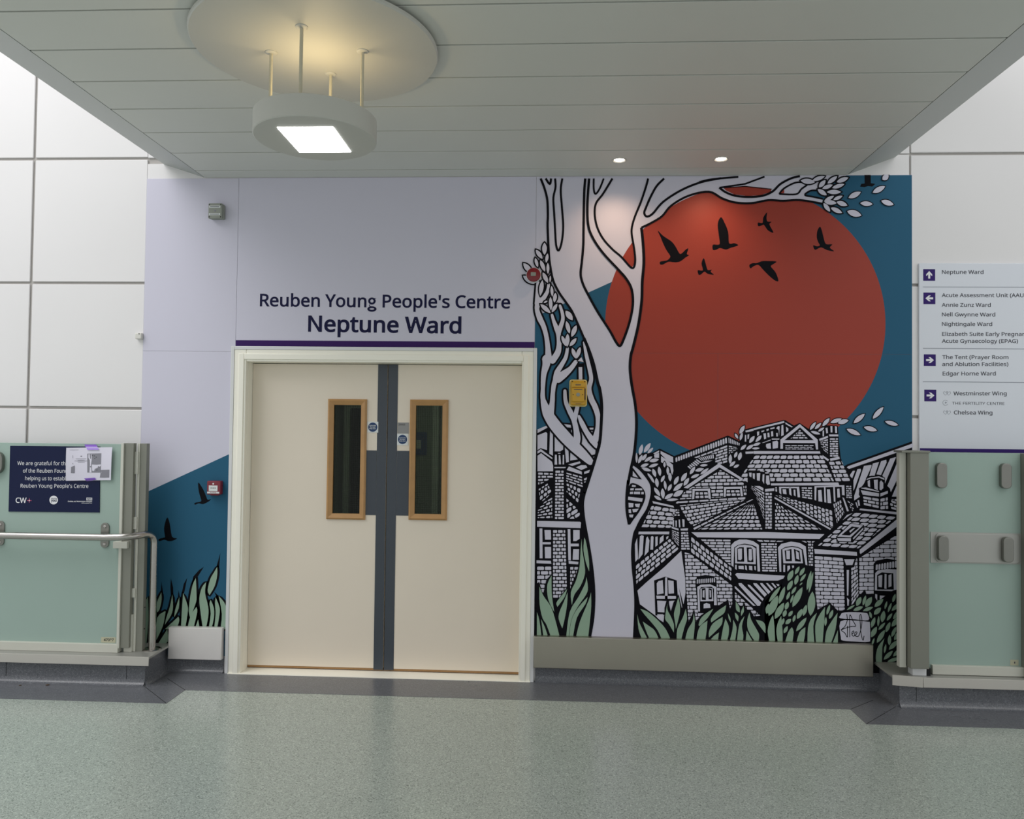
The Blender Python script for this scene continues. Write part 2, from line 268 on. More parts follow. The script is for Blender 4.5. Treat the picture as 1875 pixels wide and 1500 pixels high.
# ------------------------------------------------------------------ lettering (outlines drawn as polygons)
GLYPHS = {  # advance width, then outlines as x, y, x, y, ...
'&': (246, (93,-3,72,-1,54,4,38,14,27,27,20,43,18,62,19,79,24,92,32,104,42,114,55,124,70,133,50,159,44,169,41,179,40,191,42,206,48,219,57,230,69,237,84,242,102,243,119,242,133,237,145,230,153,220,158,207,160,192,159,178,154,166,147,156,137,146,125,137,112,129,177,66,191,90,200,120,230,120,217,80,211,68,204,57,196,48,245,0,205,0,176,28,165,19,153,12,141,5,127,1,111,-2), (94,146,122,168,127,175,130,183,131,192,130,199,127,206,123,212,117,216,110,218,101,219,92,218,85,216,78,212,73,206,70,200,69,191,70,184,72,176,76,169), (94,23,108,24,120,26,131,30,157,47,87,115,59,93,53,85,50,75,49,63,50,52,54,42,61,34,70,28,81,24)),
"'": (76, (29,153,22,240,54,240,47,153)),
'(': (101, (63,-53,47,-32,35,-10,25,14,19,39,15,65,13,92,15,119,19,145,25,171,35,196,47,219,63,240,91,240,76,218,64,195,55,170,49,145,45,119,43,92,45,67,49,41,55,16,64,-8,76,-31,90,-53)),
')': (101, (10,-53,25,-31,36,-8,46,16,52,41,56,67,57,92,56,119,52,145,46,170,36,195,24,218,10,240,38,240,53,219,66,196,75,171,82,145,86,119,87,92,86,65,82,39,75,14,66,-10,53,-32,38,-53)),
'+': (192, (84,37,84,106,17,106,17,130,84,130,84,200,108,200,108,130,175,130,175,106,108,106,108,37)),
'0': (192, (96,-3,71,0,51,11,36,29,25,54,19,84,16,120,17,145,20,167,24,187,31,204,39,218,50,229,63,237,78,242,96,243,120,240,140,229,156,211,167,187,173,156,176,120,175,96,172,74,168,54,161,37,153,23,142,11,129,3,114,-2), (96,22,112,25,125,33,134,46,141,65,144,90,146,120,144,150,141,175,134,194,125,207,112,216,96,218,79,216,67,207,57,194,51,175,47,150,46,120,47,90,51,65,57,46,67,33,79,25)),
'2': (192, (16,0,16,25,79,88,109,120,128,148,132,157,134,167,135,178,133,190,129,200,123,208,114,213,104,217,92,218,81,217,71,215,62,212,35,195,19,215,51,235,64,239,78,242,92,243,113,241,131,236,145,226,156,213,163,198,165,179,164,167,161,155,157,144,136,112,103,78,53,28,53,27,175,27,175,0)),
'3': (192, (81,-3,46,-1,15,10,15,37,48,26,81,21,101,23,116,27,128,34,136,44,140,55,142,69,140,82,134,93,124,101,111,107,95,110,75,111,52,111,52,136,75,136,93,138,108,142,120,149,129,158,134,169,135,182,134,192,130,201,124,209,115,214,104,217,92,218,79,218,68,216,58,213,31,198,16,218,48,236,61,240,76,242,91,243,114,241,133,236,147,226,157,214,164,200,166,184,164,169,160,156,152,145,142,137,130,130,116,126,116,125,133,121,148,115,159,107,167,96,171,83,173,68,172,55,169,42,163,31,156,21,146,13,133,6,118,1,101,-2)),
'4': (192, (122,0,122,54,7,54,7,80,120,241,150,241,150,81,185,81,185,54,150,54,150,0), (36,81,122,81,122,156,122,186,124,210,122,210,116,196,108,183)),
'7': (192, (46,0,144,213,15,213,15,240,176,240,176,217,78,0)),
'A': (215, (0,0,94,241,121,241,214,0,183,0,154,74,59,74,31,0), (69,101,145,101,118,174,115,183,110,198,107,210,101,189,96,174)),
'B': (218, (33,0,33,240,101,240,129,238,151,234,169,226,182,215,190,200,192,180,191,167,187,155,180,145,171,137,160,131,146,127,146,126,174,117,181,112,188,106,193,99,197,90,199,80,200,68,198,48,190,31,178,18,161,8,141,2,117,0), (63,138,107,138,126,139,140,142,149,148,156,155,160,165,161,177,159,189,155,198,147,205,136,210,121,213,102,214,63,214), (63,26,111,26,130,27,145,31,155,38,162,47,167,58,168,71,166,82,162,92,155,101,144,107,129,111,109,112,63,112)),
'C': (212, (131,-3,108,-2,87,3,70,12,55,23,42,38,33,55,26,74,22,96,20,120,22,143,26,165,34,184,44,201,57,216,73,228,91,236,112,241,136,243,160,242,182,237,202,229,190,203,165,213,135,217,111,214,91,205,75,191,62,171,55,148,52,120,55,92,62,69,73,49,89,35,110,26,135,23,165,26,192,33,192,6,165,-1)),
'E': (187, (33,0,33,240,167,240,167,213,63,213,63,138,161,138,161,112,63,112,63,27,167,27,167,0)),
'F': (174, (33,0,33,240,167,240,167,213,63,213,63,128,160,128,160,102,63,102,63,0)),
'G': (244, (135,-3,112,-2,91,3,73,12,57,23,44,37,34,54,26,74,22,96,20,120,22,144,27,166,35,185,47,202,61,216,78,228,97,236,120,241,145,243,183,239,216,229,205,203,176,213,143,217,117,214,94,205,76,191,63,171,55,148,52,120,53,102,56,85,61,69,69,56,78,44,90,35,105,28,122,24,142,23,169,25,189,29,189,100,137,100,137,127,220,127,220,9,180,0)),
'H': (249, (33,0,33,240,63,240,63,138,186,138,186,240,216,240,216,0,186,0,186,112,63,112,63,0)),
'I': (114, (13,0,13,17,42,24,42,216,13,222,13,240,100,240,100,222,72,216,72,24,100,17,100,0)),
'K': (208, (33,0,33,240,63,240,63,122,83,144,104,167,169,240,204,240,109,135,208,0,172,0,87,115,63,93,63,0)),
'L': (176, (33,0,33,240,63,240,63,27,168,27,168,0)),
'N': (255, (33,0,33,240,67,240,195,41,197,41,196,57,195,81,194,104,194,240,223,240,223,0,187,0,59,199,58,199,60,170,60,134,60,0)),
'P': (203, (33,0,33,240,96,240,125,238,147,232,165,221,176,207,184,190,186,169,185,156,182,144,177,132,170,121,160,112,147,104,132,98,113,95,90,93,63,93,63,0), (63,119,87,119,108,120,125,124,138,130,147,139,153,152,155,168,153,182,148,194,140,202,128,209,113,213,93,214,63,214)),
'R': (209, (33,0,33,240,99,240,126,238,148,232,165,223,177,210,184,193,186,172,185,160,183,149,179,140,174,132,168,125,161,119,138,107,204,0,169,0,110,99,63,99,63,0), (63,125,99,125,116,126,131,130,141,136,149,145,153,156,155,170,153,184,149,196,141,204,130,209,115,212,97,214,63,214)),
'S': (184, (83,-3,46,0,17,8,17,37,47,27,84,23,101,24,114,27,125,33,132,41,137,50,138,61,133,81,116,96,82,111,63,119,48,128,36,138,27,150,22,165,20,182,21,194,24,205,30,215,37,223,46,230,57,236,69,240,82,242,97,243,133,239,163,230,153,204,126,213,96,217,82,216,71,212,62,207,56,200,52,191,51,182,56,162,72,147,103,133,139,117,148,110,155,103,161,95,165,86,168,76,169,64,166,44,158,28,145,14,128,5,107,-1)),
'T': (187, (78,0,78,213,3,213,3,240,183,240,183,213,108,213,108,0)),
'U': (245, (122,-3,94,-1,71,7,54,21,41,39,33,60,30,85,30,240,60,240,60,84,62,66,67,51,76,39,88,30,104,25,123,23,143,25,159,31,170,40,179,53,183,68,185,85,185,240,215,240,215,85,214,69,210,54,205,40,197,27,187,17,174,8,159,2,142,-2)),
'W': (312, (67,0,4,240,36,240,73,93,80,63,84,36,89,65,97,95,139,240,171,240,215,94,223,63,228,36,232,63,239,94,276,240,308,240,244,0,214,0,167,157,162,177,157,194,155,204,151,186,143,156,98,0)),
'Y': (190, (80,0,80,92,0,240,33,240,95,122,157,240,190,240,110,93,110,0)),
'Z': (192, (13,0,13,23,139,213,17,213,17,240,176,240,176,217,49,27,179,27,179,0)),
'a': (188, (72,-3,57,-2,43,2,32,10,23,20,17,33,15,50,18,67,25,80,37,92,53,100,75,105,102,107,132,108,132,119,131,133,128,143,123,150,115,155,106,158,95,159,68,155,44,145,35,168,63,178,97,183,117,181,133,177,145,169,154,157,159,142,161,123,161,0,140,0,134,26,133,26,125,17,116,9,108,4,98,0,86,-3), (79,20,93,22,106,26,117,33,125,43,130,56,132,72,132,88,105,87,85,85,70,82,59,76,52,69,47,60,46,50,47,41,50,33,55,28,62,24,70,21)),
'b': (207, (114,-3,101,-2,89,0,79,4,71,10,64,16,58,23,56,23,50,0,29,0,29,255,58,255,58,193,58,172,56,156,58,156,64,163,71,170,79,175,89,180,101,182,114,183,135,180,153,173,168,160,179,142,186,118,188,90,186,62,179,38,168,20,152,7,135,-1), (109,21,124,23,136,29,146,39,152,53,156,70,157,90,154,120,145,141,130,154,109,158,92,157,79,151,69,142,63,129,59,112,58,91,58,90,59,69,63,52,69,39,78,29,92,23)),
'c': (161, (101,-3,85,-2,71,1,58,6,47,14,37,24,29,37,23,52,20,69,18,89,20,110,23,128,30,143,38,156,48,166,60,174,73,179,87,182,103,183,129,180,150,174,141,149,122,155,102,157,79,153,62,140,52,119,49,89,50,69,55,53,62,39,72,30,85,24,100,22,126,25,147,33,147,6,127,-1)),
'd': (207, (92,-3,71,-1,54,7,39,20,27,38,21,61,18,90,21,118,27,141,39,160,54,173,72,181,93,183,106,182,117,180,127,176,148,157,150,157,149,170,148,183,148,255,178,255,178,0,154,0,150,24,148,24,142,17,135,10,127,5,117,0,106,-2), (97,21,114,23,128,28,137,37,144,49,147,65,149,84,149,89,148,110,144,127,138,141,128,151,115,157,97,159,82,157,70,150,61,140,54,126,50,109,49,89,50,69,54,52,61,39,70,29,82,23)),
'e': (189, (105,-3,89,-2,74,1,60,7,48,15,38,25,29,38,23,53,20,70,18,89,20,107,23,124,28,139,36,152,45,163,56,172,69,178,83,182,98,183,113,182,126,179,138,173,148,166,157,156,163,145,168,132,171,118,172,102,172,84,49,84,51,66,56,50,65,38,76,29,90,24,106,22,137,25,164,34,164,8,137,-1), (50,108,141,108,140,122,137,134,131,145,122,153,111,158,98,159,85,158,73,153,64,146,57,135,52,123)),
'f': (116, (37,0,37,157,5,157,5,171,37,181,37,191,38,213,43,229,52,242,64,250,78,255,95,257,115,255,130,251,122,228,110,231,95,233,86,232,79,228,73,223,69,215,67,205,66,192,66,180,111,180,111,157,66,157,66,0)),
'g': (207, (97,-81,73,-79,51,-76,33,-69,33,-42,52,-50,74,-55,99,-56,113,-55,126,-50,135,-42,143,-32,147,-20,149,-5,149,2,149,13,150,24,148,24,134,9,116,0,93,-3,71,-1,53,8,38,21,27,40,21,62,18,90,21,116,27,139,38,158,53,172,71,181,92,183,104,183,115,180,124,177,133,171,142,165,149,156,150,156,154,180,178,180,178,-3,176,-27,169,-46,158,-61,143,-72,123,-78), (97,21,114,22,127,27,137,35,144,47,148,63,149,83,149,90,148,112,143,130,136,143,126,151,113,157,96,158,82,156,71,151,61,141,55,127,50,110,49,89,50,69,54,52,61,38,71,29,83,23)),
'h': (208, (29,0,29,255,58,255,58,180,56,155,58,155,65,164,73,171,82,176,92,180,103,182,115,183,135,181,151,176,164,167,173,155,178,138,180,117,180,0,151,0,151,115,147,139,133,154,111,158,93,157,79,151,69,142,63,129,59,112,58,93,58,0)),
'i': (87, (44,210,31,215,28,218,27,223,26,229,27,235,28,239,31,243,44,247,56,243,58,239,60,235,61,229,60,223,58,218,56,215), (29,0,29,180,58,180,58,0)),
'k': (179, (29,0,29,255,58,255,58,122,57,108,56,93,58,93,64,100,72,111,79,119,137,180,171,180,98,103,176,0,141,0,78,84,58,66,58,0)),
'l': (87, (29,0,29,255,58,255,58,0)),
'm': (314, (29,0,29,180,52,180,57,155,58,155,65,164,72,171,81,176,91,180,101,183,111,183,136,180,155,170,167,153,168,153,175,163,183,170,193,176,204,180,215,183,226,183,245,182,260,176,272,168,280,155,285,138,287,117,287,0,258,0,258,116,253,140,241,154,221,158,205,157,193,152,184,143,177,132,174,117,172,99,172,0,143,0,143,116,139,140,127,154,106,158,90,157,77,151,69,142,63,129,59,113,58,93,58,0)),
'n': (208, (29,0,29,180,52,180,57,155,58,155,65,164,73,171,83,176,93,180,104,183,115,183,135,182,151,176,164,168,173,155,178,138,180,117,180,0,151,0,151,115,147,139,133,154,111,158,93,157,79,151,70,142,63,129,59,113,58,93,58,0)),
'o': (203, (101,-3,86,-2,72,1,59,8,47,16,37,27,29,39,23,54,20,71,18,90,21,118,28,141,41,159,58,173,78,181,102,183,118,182,132,178,145,172,157,164,166,154,174,141,180,126,184,109,185,90,183,63,175,40,162,21,145,8,125,-1), (102,21,118,23,132,29,142,40,149,54,153,71,154,90,153,110,149,127,142,140,132,150,118,156,101,158,85,156,71,150,61,140,55,127,50,110,49,90,50,71,55,54,62,40,72,29,85,23)),
'p': (207, (29,-81,29,180,53,180,57,155,58,155,64,163,71,170,79,175,89,180,101,182,114,183,135,181,153,173,168,160,179,142,186,119,188,90,186,62,179,39,168,20,153,7,135,-1,114,-3,101,-2,89,0,79,5,58,23,56,23,57,8,58,-7,58,-81), (109,21,120,22,129,25,137,30,143,37,148,45,152,55,157,91,156,110,152,126,146,140,136,150,124,156,109,158,92,157,79,152,70,143,64,131,60,115,58,96,58,90,59,70,63,53,69,39,78,29,92,23)),
'r': (139, (29,0,29,180,53,180,56,147,57,147,64,156,71,165,80,173,90,179,101,182,112,183,123,183,134,181,130,154,120,156,110,156,101,156,93,153,85,149,77,143,71,136,65,128,61,118,59,108,58,96,58,0)),
's': (161, (74,-3,41,0,17,8,17,35,43,25,75,20,88,21,99,24,107,28,113,33,116,39,117,47,113,59,100,70,73,82,43,95,24,111,20,118,18,126,17,136,19,150,25,161,36,171,49,178,66,182,85,183,115,180,142,171,132,148,108,156,83,159,71,159,62,157,55,153,50,149,46,144,45,137,50,125,64,115,92,103,121,90,139,74,143,67,145,59,146,50,144,34,137,20,126,10,112,3,94,-2)),
't': (121, (84,-3,58,2,50,6,44,11,38,18,34,28,32,39,31,52,31,157,5,157,5,171,31,183,43,221,60,221,60,180,112,180,112,157,60,157,60,53,61,43,64,35,68,29,74,24,81,22,89,21,102,22,114,25,114,2,100,-2)),
'u': (208, (92,-3,72,-2,56,4,43,12,34,25,28,41,27,62,27,180,56,180,56,64,61,40,74,26,96,21,114,23,128,29,138,38,144,51,148,67,149,86,149,180,179,180,179,0,155,0,150,24,149,24,143,15,134,8,125,3,114,0,103,-3)),
'w': (264, (53,0,4,180,34,180,59,84,66,55,71,31,72,31,75,45,80,62,84,79,116,180,148,180,179,79,187,54,191,31,193,31,197,54,205,84,230,180,260,180,210,0,176,0,145,102,137,129,132,149,131,149,127,129,119,101,87,0)),
'y': (171, (28,-81,14,-80,4,-78,4,-54,13,-56,24,-56,33,-55,41,-53,48,-48,54,-41,59,-34,63,-25,73,-1,0,180,32,180,71,78,80,52,86,29,87,29,94,51,103,78,139,180,171,180,94,-25,87,-41,79,-54,69,-65,58,-74,44,-79)),
'z': (158, (13,0,13,19,110,157,19,157,19,180,142,180,142,158,47,23,145,23,145,0)),
}
def _area(p): return sum(p[i][0] * p[(i + 1) % len(p)][1] - p[(i + 1) % len(p)][0] * p[i][1] for i in range(len(p))) / 2
def _ell(cx, cy, rx, ry, n=22, cw=False, rot=0.0):
    o = []
    for i in range(n):
        a = 2 * math.pi * i / n * (-1 if cw else 1); x, y = rx * math.cos(a), ry * math.sin(a)
        o.append((cx + x * math.cos(rot) - y * math.sin(rot), cy + x * math.sin(rot) + y * math.cos(rot)))
    return o
def glyph(ch, double_g):
    """advance and a list of (outline, holes)"""
    if ch == ' ': return 88, []
    if ch == 'g' and double_g:
        k = XH / 100.0
        G = [([(x * k, y * k) for x, y in _ell(46, 66, 36, 35)], [[(x * k, y * k) for x, y in _ell(46, 66, 21, 22, cw=True)]]),
             ([(x * k, y * k) for x, y in _ell(47, -21, 45, 26)], [[(x * k, y * k) for x, y in _ell(47, -20, 29, 13, cw=True)]]),
             ([(x * k, y * k) for x, y in ((62, 101), (94, 101), (94, 89), (72, 87))], []),
             ([(x * k, y * k) for x, y in ((24, 38), (34, 34), (28, 20), (34, 13), (62, 10), (60, -4), (26, -2), (14, 8), (13, 22))], [])]
        return 96 * k, G
    adv = GLYPHS[ch][0]; cs = [[(q[i], q[i + 1]) for i in range(0, len(q), 2)] for q in GLYPHS[ch][1:]]
    big = max(cs, key=lambda c: abs(_area(c))); sg = 1 if _area(big) > 0 else -1
    outs = [c for c in cs if _area(c) * sg > 0]; res = []
    def inside(p, poly):
        r = False
        for i in range(len(poly)):
            a, b = poly[i], poly[i - 1]
            if (a[1] > p[1]) != (b[1] > p[1]) and p[0] < (b[0] - a[0]) * (p[1] - a[1]) / (b[1] - a[1]) + a[0]: r = not r
        return r
    for oc in outs:
        hs = [c[::sg] for c in cs if _area(c) * sg < 0 and inside(c[0], oc)]
        res.append((oc[::sg], hs))
    return adv, res
def _fat(c, w):
    """push an outline outwards (counter-clockwise) or a hole inwards by w"""
    if w:
        q = []
        for p in c:
            if q and math.hypot(p[0] - q[-1][0], p[1] - q[-1][1]) < 6: q[-1] = ((p[0] + q[-1][0]) / 2, (p[1] + q[-1][1]) / 2)
            else: q.append(p)
        if len(q) > 3 and math.hypot(q[0][0] - q[-1][0], q[0][1] - q[-1][1]) < 6: q.pop()
        c = q
    n = len(c); o = []
    for i in range(n):
        a, p, b = Vector(c[i - 1]), Vector(c[i]), Vector(c[(i + 1) % n])
        d1 = (p - a); d2 = (b - p)
        if d1.length < 1e-6 or d2.length < 1e-6: o.append(tuple(p)); continue
        d1.normalize(); d2.normalize(); n1 = Vector((d1.y, -d1.x)); n2 = Vector((d2.y, -d2.x)); m = n1 + n2
        if m.length < 0.3: m = n1
        else: m = m / max(0.5, m.dot(n1))
        o.append((p.x + m.x * w, p.y + m.y * w))
    return o
XH = 182.0
CAPH = 240.0
def text_into(mb, s, x0, x1, z0, z1, cap, Y, m, weight=0.0, double_g=True):
    """line of lettering on plane Y from (x0,z0) to (x1,z1) along its base line, capitals cap metres tall"""
    pen = 0.0; gl = []
    for ch in s:
        adv, g = glyph(ch if ch != '’' else "'", double_g)
        gl.append((pen, g)); pen += adv
    xs = [p[0] + q for q, g in gl for oc, h in g for p in oc]; lo, hi = min(xs), max(xs)
    kx = (x1 - x0) / (hi - lo); kz = cap / CAPH
    def tr(p, q):
        u = (p[0] + q - lo) * kx; return (x0 + u, z0 + (z1 - z0) * u / (x1 - x0) + p[1] * kz)
    for q, g in gl:
        for i, (oc, hs) in enumerate(g):
            mb.flat([[tr(p, q) for p in _fat(oc, weight)]] + [[tr(p, q) for p in _fat(h, weight)] for h in hs], Y - i * 0.00008, m)
def px_text(mb, s, a, b, cap_px, Y, m, weight=0.0, double_g=True):
    A, B = at(a[0], a[1], Y), at(b[0], b[1], Y)
    text_into(mb, s, A.x, B.x, A.z, B.z, cap_px * (CAM_D + Y) / FPX, Y, m, weight, double_g)
# ------------------------------------------------------------------ setting
CEIL = 3.373
LX, RX = -2.58, 2.145            # inner ends of the raised kerbs
m = MB(); m.box(-7, 7, -8.5, 0.12, -0.15, 0.0, 'floor_vinyl'); struct(m, 'floor', 'pale green-grey speckled vinyl floor', 'floor')
m = MB(); m.prism([(-7, -0.605), (-2.283, -0.605), (-2.283, -0.365), (1.827, -0.365), (1.827, -0.60), (7, -0.60), (7, 0.0), (-7, 0.0)], 0.0, 0.0016, 'border_vinyl', 'z')
for p0, p1 in (((-2.572, -0.318), (-2.283, -0.605)), ((-2.50, -0.16), (-2.283, -0.365)), ((2.13, -0.29), (1.827, -0.60)), ((2.03, -0.19), (1.827, -0.365))):
    d = Vector((p1[0] - p0[0], p1[1] - p0[1])).normalized(); n = Vector((-d.y, d.x)) * 0.0018
    m.prism([(p0[0] + n.x, p0[1] + n.y), (p1[0] + n.x, p1[1] + n.y), (p1[0] - n.x, p1[1] - n.y), (p0[0] - n.x, p0[1] - n.y)], 0.001, 0.0021, 'dark_void', 'z')
struct(m, 'trim_1', 'dark grey vinyl border strip along the foot of the wall', 'floor border')

# back wall: plaster behind everything, with the door opening left out
OX0, OX1, OZ = -2.125, -0.145, 2.15
m = MB()
m.box(-7, OX0, 0.012, 0.18, 0, 7, 'joint_grey'); m.box(OX1, 7, 0.012, 0.18, 0, 7, 'joint_grey'); m.box(OX0, OX1, 0.012, 0.18, OZ, 7, 'joint_grey')
m.box(-2.80, OX0, 0.0, 0.012, 0, CEIL + 0.10, 'panel_white'); m.box(OX1, 2.340, 0.0, 0.012, 0, CEIL + 0.135, 'panel_white'); m.box(OX0, OX1, 0.0, 0.012, OZ, CEIL + 0.12, 'panel_white')
struct(m, 'wall_back', 'wall carrying the double door and the printed mural', 'wall')
def panels(name, xs, label):
    m = MB(); zs = [0.0, 1.78, 2.645, 3.512, 4.38, 5.25, 6.1, 7.0]
    for i in range(len(xs) - 1):
        for k in range(len(zs) - 1):
            m.box(xs[i] + 0.009, xs[i + 1] - 0.009, 0.0, 0.012, zs[k] + 0.009, zs[k + 1] - 0.009, 'panel_white', 0.003, 1)
    struct(m, name, label, 'wall')
panels('wall_left', [-7.0, -6.04, -5.23, -4.42, -3.612, -2.793], 'white square cladding panels on the left side of the wall')
panels('wall_right', [2.343, 3.55, 4.75, 5.95, 7.0], 'white square cladding panels on the right side of the wall')
m = MB(); m.box(-2.80, 2.343, 0.0, 0.012, CEIL + 0.142, 7, 'panel_white', 0.003, 1); struct(m, 'wall_upper', 'white cladding above the bridge soffit', 'wall')

# bridge soffit of long white planks, with sloping fascias down both sides
m = MB(); ys = [0.0, -0.15, -0.483, -0.815, -1.15, -1.483, -1.803, -2.13] + [-2.13 - 0.33 * k for k in range(1, 20)]
for i in range(len(ys) - 1):
    y1, y0 = ys[i], ys[i + 1]; m.box(-2.393, 1.939, y0 + 0.0058, y1 - 0.0058, CEIL, CEIL + 0.03, 'plank_white', 0.001, 1)
m.box(-2.402, 1.947, ys[-1], -0.002, CEIL + 0.010, CEIL + 0.028, 'dark_void')
m.box(-2.45, 2.0, ys[-1], 0.0, CEIL + 0.028, CEIL + 0.30, 'joint_grey')
struct(m, 'ceiling', 'bridge soffit of long pale planks', 'ceiling')
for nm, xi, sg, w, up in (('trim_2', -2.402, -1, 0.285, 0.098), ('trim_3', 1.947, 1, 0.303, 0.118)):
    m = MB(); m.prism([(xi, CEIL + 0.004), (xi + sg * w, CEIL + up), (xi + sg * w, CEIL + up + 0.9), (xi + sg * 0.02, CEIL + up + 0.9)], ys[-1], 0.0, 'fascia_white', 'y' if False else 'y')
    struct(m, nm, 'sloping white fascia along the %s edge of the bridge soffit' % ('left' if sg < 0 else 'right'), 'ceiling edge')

# raised vinyl kerbs under the two balustrades and the low skirting between them
KH = 0.188
def kerb(name, x0, x1, sgn, label):
    prof = [(0.0, 0.0)] + [(0.0, KH - 0.012), (-0.298, KH - 0.012), (-0.298, 0.045)]
    for k in range(1, 7):
        a = R(90) * k / 6; prof.append((-0.298 - 0.040 * (1 - math.cos(a)), 0.045 - 0.045 * math.sin(a) + 0.0))
    prof += [(-0.338, 0.0)]
    m = MB(); m.prism(prof, x0, x1, 'border_vinyl', 'x')
    ex = x1 if sgn > 0 else x0
    pr2 = [(ex - sgn * 0.02, 0.0), (ex - sgn * 0.02, 0.12)]
    pr2 = [(ex - sgn * 0.01, 0.0), (ex - sgn * 0.01, 0.045)] + [(ex + sgn * 0.04 * (1 - math.cos(R(90) * k / 6)), 0.045 - 0.045 * math.sin(R(90) * k / 6)) for k in range(7)]
    m.prism(pr2, -0.298, 0.0, 'border_vinyl', 'y')
    for xx in ((x1 - 0.12, x1 - 0.92) if sgn > 0 else (x0 + 0.10, x0 + 1.3)): m.box(xx - 0.0012, xx + 0.0012, -0.2992, -0.29, 0.02, KH - 0.014, 'dark_void')
    struct(m, name, label, 'skirting')
kerb('baseboard_left', -7, LX, 1, 'grey vinyl upstand under the left balustrade')
kerb('baseboard_right', RX, 7, -1, 'grey vinyl upstand under the right balustrade')
def skirt(name, x0, x1, label):
    prof = [(0.0, 0.0), (0.0, 0.11), (-0.006, 0.11), (-0.006, 0.04)] + [(-0.006 - 0.034 * (1 - math.cos(R(90) * k / 6)), 0.04 - 0.04 * math.sin(R(90) * k / 6)) for k in range(1, 7)]
    m = MB(); m.prism(prof, x0, x1, 'border_vinyl', 'x'); struct(m, name, label, 'skirting')
skirt('baseboard_back', LX, -2.19, 'coved grey vinyl skirting left of the double door')
skirt('baseboard_front', -0.085, RX, 'coved grey vinyl skirting below the mural')
# steel nosings along the kerb tops
m = MB(); m.prism([(-7, 0.0), (-2.55, 0.0), (-2.54, -0.334), (-7, -0.334)], KH - 0.012, KH, 'steel_plate', 'z'); m.box(-7, -2.538, -0.336, -0.331, 0.134, 0.192, 'steel_nosing', 0.0015)
struct(m, 'trim_4', 'stainless steel nosing along the left kerb', 'kerb nosing')
m = MB(); m.prism([(2.11, 0.0), (2.103, -0.298), (2.268, -0.334), (7, -0.334), (7, 0.0)], KH - 0.012, KH, 'steel_plate', 'z')
m.box(2.2705, 7, -0.336, -0.331, 0.134, 0.194, 'steel_nosing', 0.0015)
m.prism([(2.100, -0.304), (2.2675, -0.3375), (2.2675, -0.3325), (2.102, -0.299)], 0.134, 0.196, 'steel_nosing', 'z')
struct(m, 'trim_5', 'stainless steel nosing along the right kerb with an angled end', 'kerb nosing')

# ward corridor dimly seen through the door panes
m = MB(); m.box(-2.9, 0.5, 4.2, 4.3, 0, 2.7, 'ward_wall'); m.box(-2.9, -2.8, 0.18, 4.2, 0, 2.7, 'ward_wall'); m.box(0.4, 0.5, 0.18, 4.2, 0, 2.7, 'ward_wall')
m.box(-2.8, 0.4, 0.18, 4.2, 2.6, 2.7, 'ward_wall'); m.box(-2.8, 0.4, 0.18, 4.2, -0.15, 0.0, 'border_vinyl'); m.box(-1.42, -1.34, 4.1, 4.2, 0, 2.3, 'ward_pale'); m.box(-1.30, -1.0, 4.15, 4.2, 0, 2.1, 'dark_void'); m.box(-2.5, -1.9, 4.1, 4.2, 0, 2.1, 'ward_pale'); m.box(-2.4, -2.0, 4.06, 4.11, 0.05, 1.9, 'dark_void')
struct(m, 'wall_inner', 'dim corridor inside the ward behind the door panes', 'wall')
nb = MB(); nb.box(-1.67, -1.50, 4.18, 4.198, 1.34, 1.62, 'ward_blue', 0.004); nb.box(-1.64, -1.57, 4.174, 4.181, 1.42, 1.52, 'ward_pale')
tag(nb.build('notice_board'), 'small dark blue notice board seen through the right door pane', 'notice board')
l = bpy.data.lights.new('ward_fill_light', 'AREA'); l.size = 0.5; l.energy = 22; l.color = (0.95, 1, 0.9); o = bpy.data.objects.new('ward_fill_light', l); C.objects.link(o); o.location = (-1.3, 2.6, 2.55)  # unseen fill lamp, added so the corridor is not black behind the panes

# ------------------------------------------------------------------ double door
FX0, FX1, FZ = -2.176, -0.095, 2.212
fr = MB()
def frame_u(mb, ix0, ix1, iz, ox0, ox1, oz, y0, y1, mt, bev):
    mb.box(ox0, ix0, y0, y1, 0, oz, mt, bev); mb.box(ix1, ox1, y0, y1, 0, oz, mt, bev); mb.box(ix0, ix1, y0, y1, iz, oz, mt, bev)
frame_u(fr, FX0 + 0.105, FX1 - 0.100, 2.108, FX0 + 0.022, FX1 - 0.022, FZ - 0.022, -0.022, 0.02, 'frame_cream', 0.006)
frame_u(fr, FX0 + 0.105, FX1 - 0.100, 2.108, OX0, OX1, OZ, 0.02, 0.14, 'frame_cream', 0.002)
frame_u(fr, FX0 + 0.092, FX1 - 0.090, 2.122, FX0 + 0.055, FX1 - 0.055, FZ - 0.05, -0.030, -0.020, 'frame_cream', 0.004)
fo = thing('trim_6', (-1.135, 0, 0), 'cream painted frame round the double door', 'door frame'); tag(fo, kind='structure')
fr.build('architrave', fo)
e = MB(); frame_u(e, FX0 + 0.023, FX1 - 0.023, FZ - 0.023, FX0, FX1, FZ, -0.026, 0.0, 'trim_white', 0.003); tag(e.build('edge_strip', fo), 'white plastic edge strip')
t = MB(); t.box(FX0 + 0.022, FX1 - 0.022, -0.034, 0.13, 0.0, 0.006, 'frame_cream', 0.002); t.build('threshold', fo)
GX = at(706.5, 950, 0.1).x
LEAF0, LEAF1 = FX0 + 0.107, FX1 - 0.102
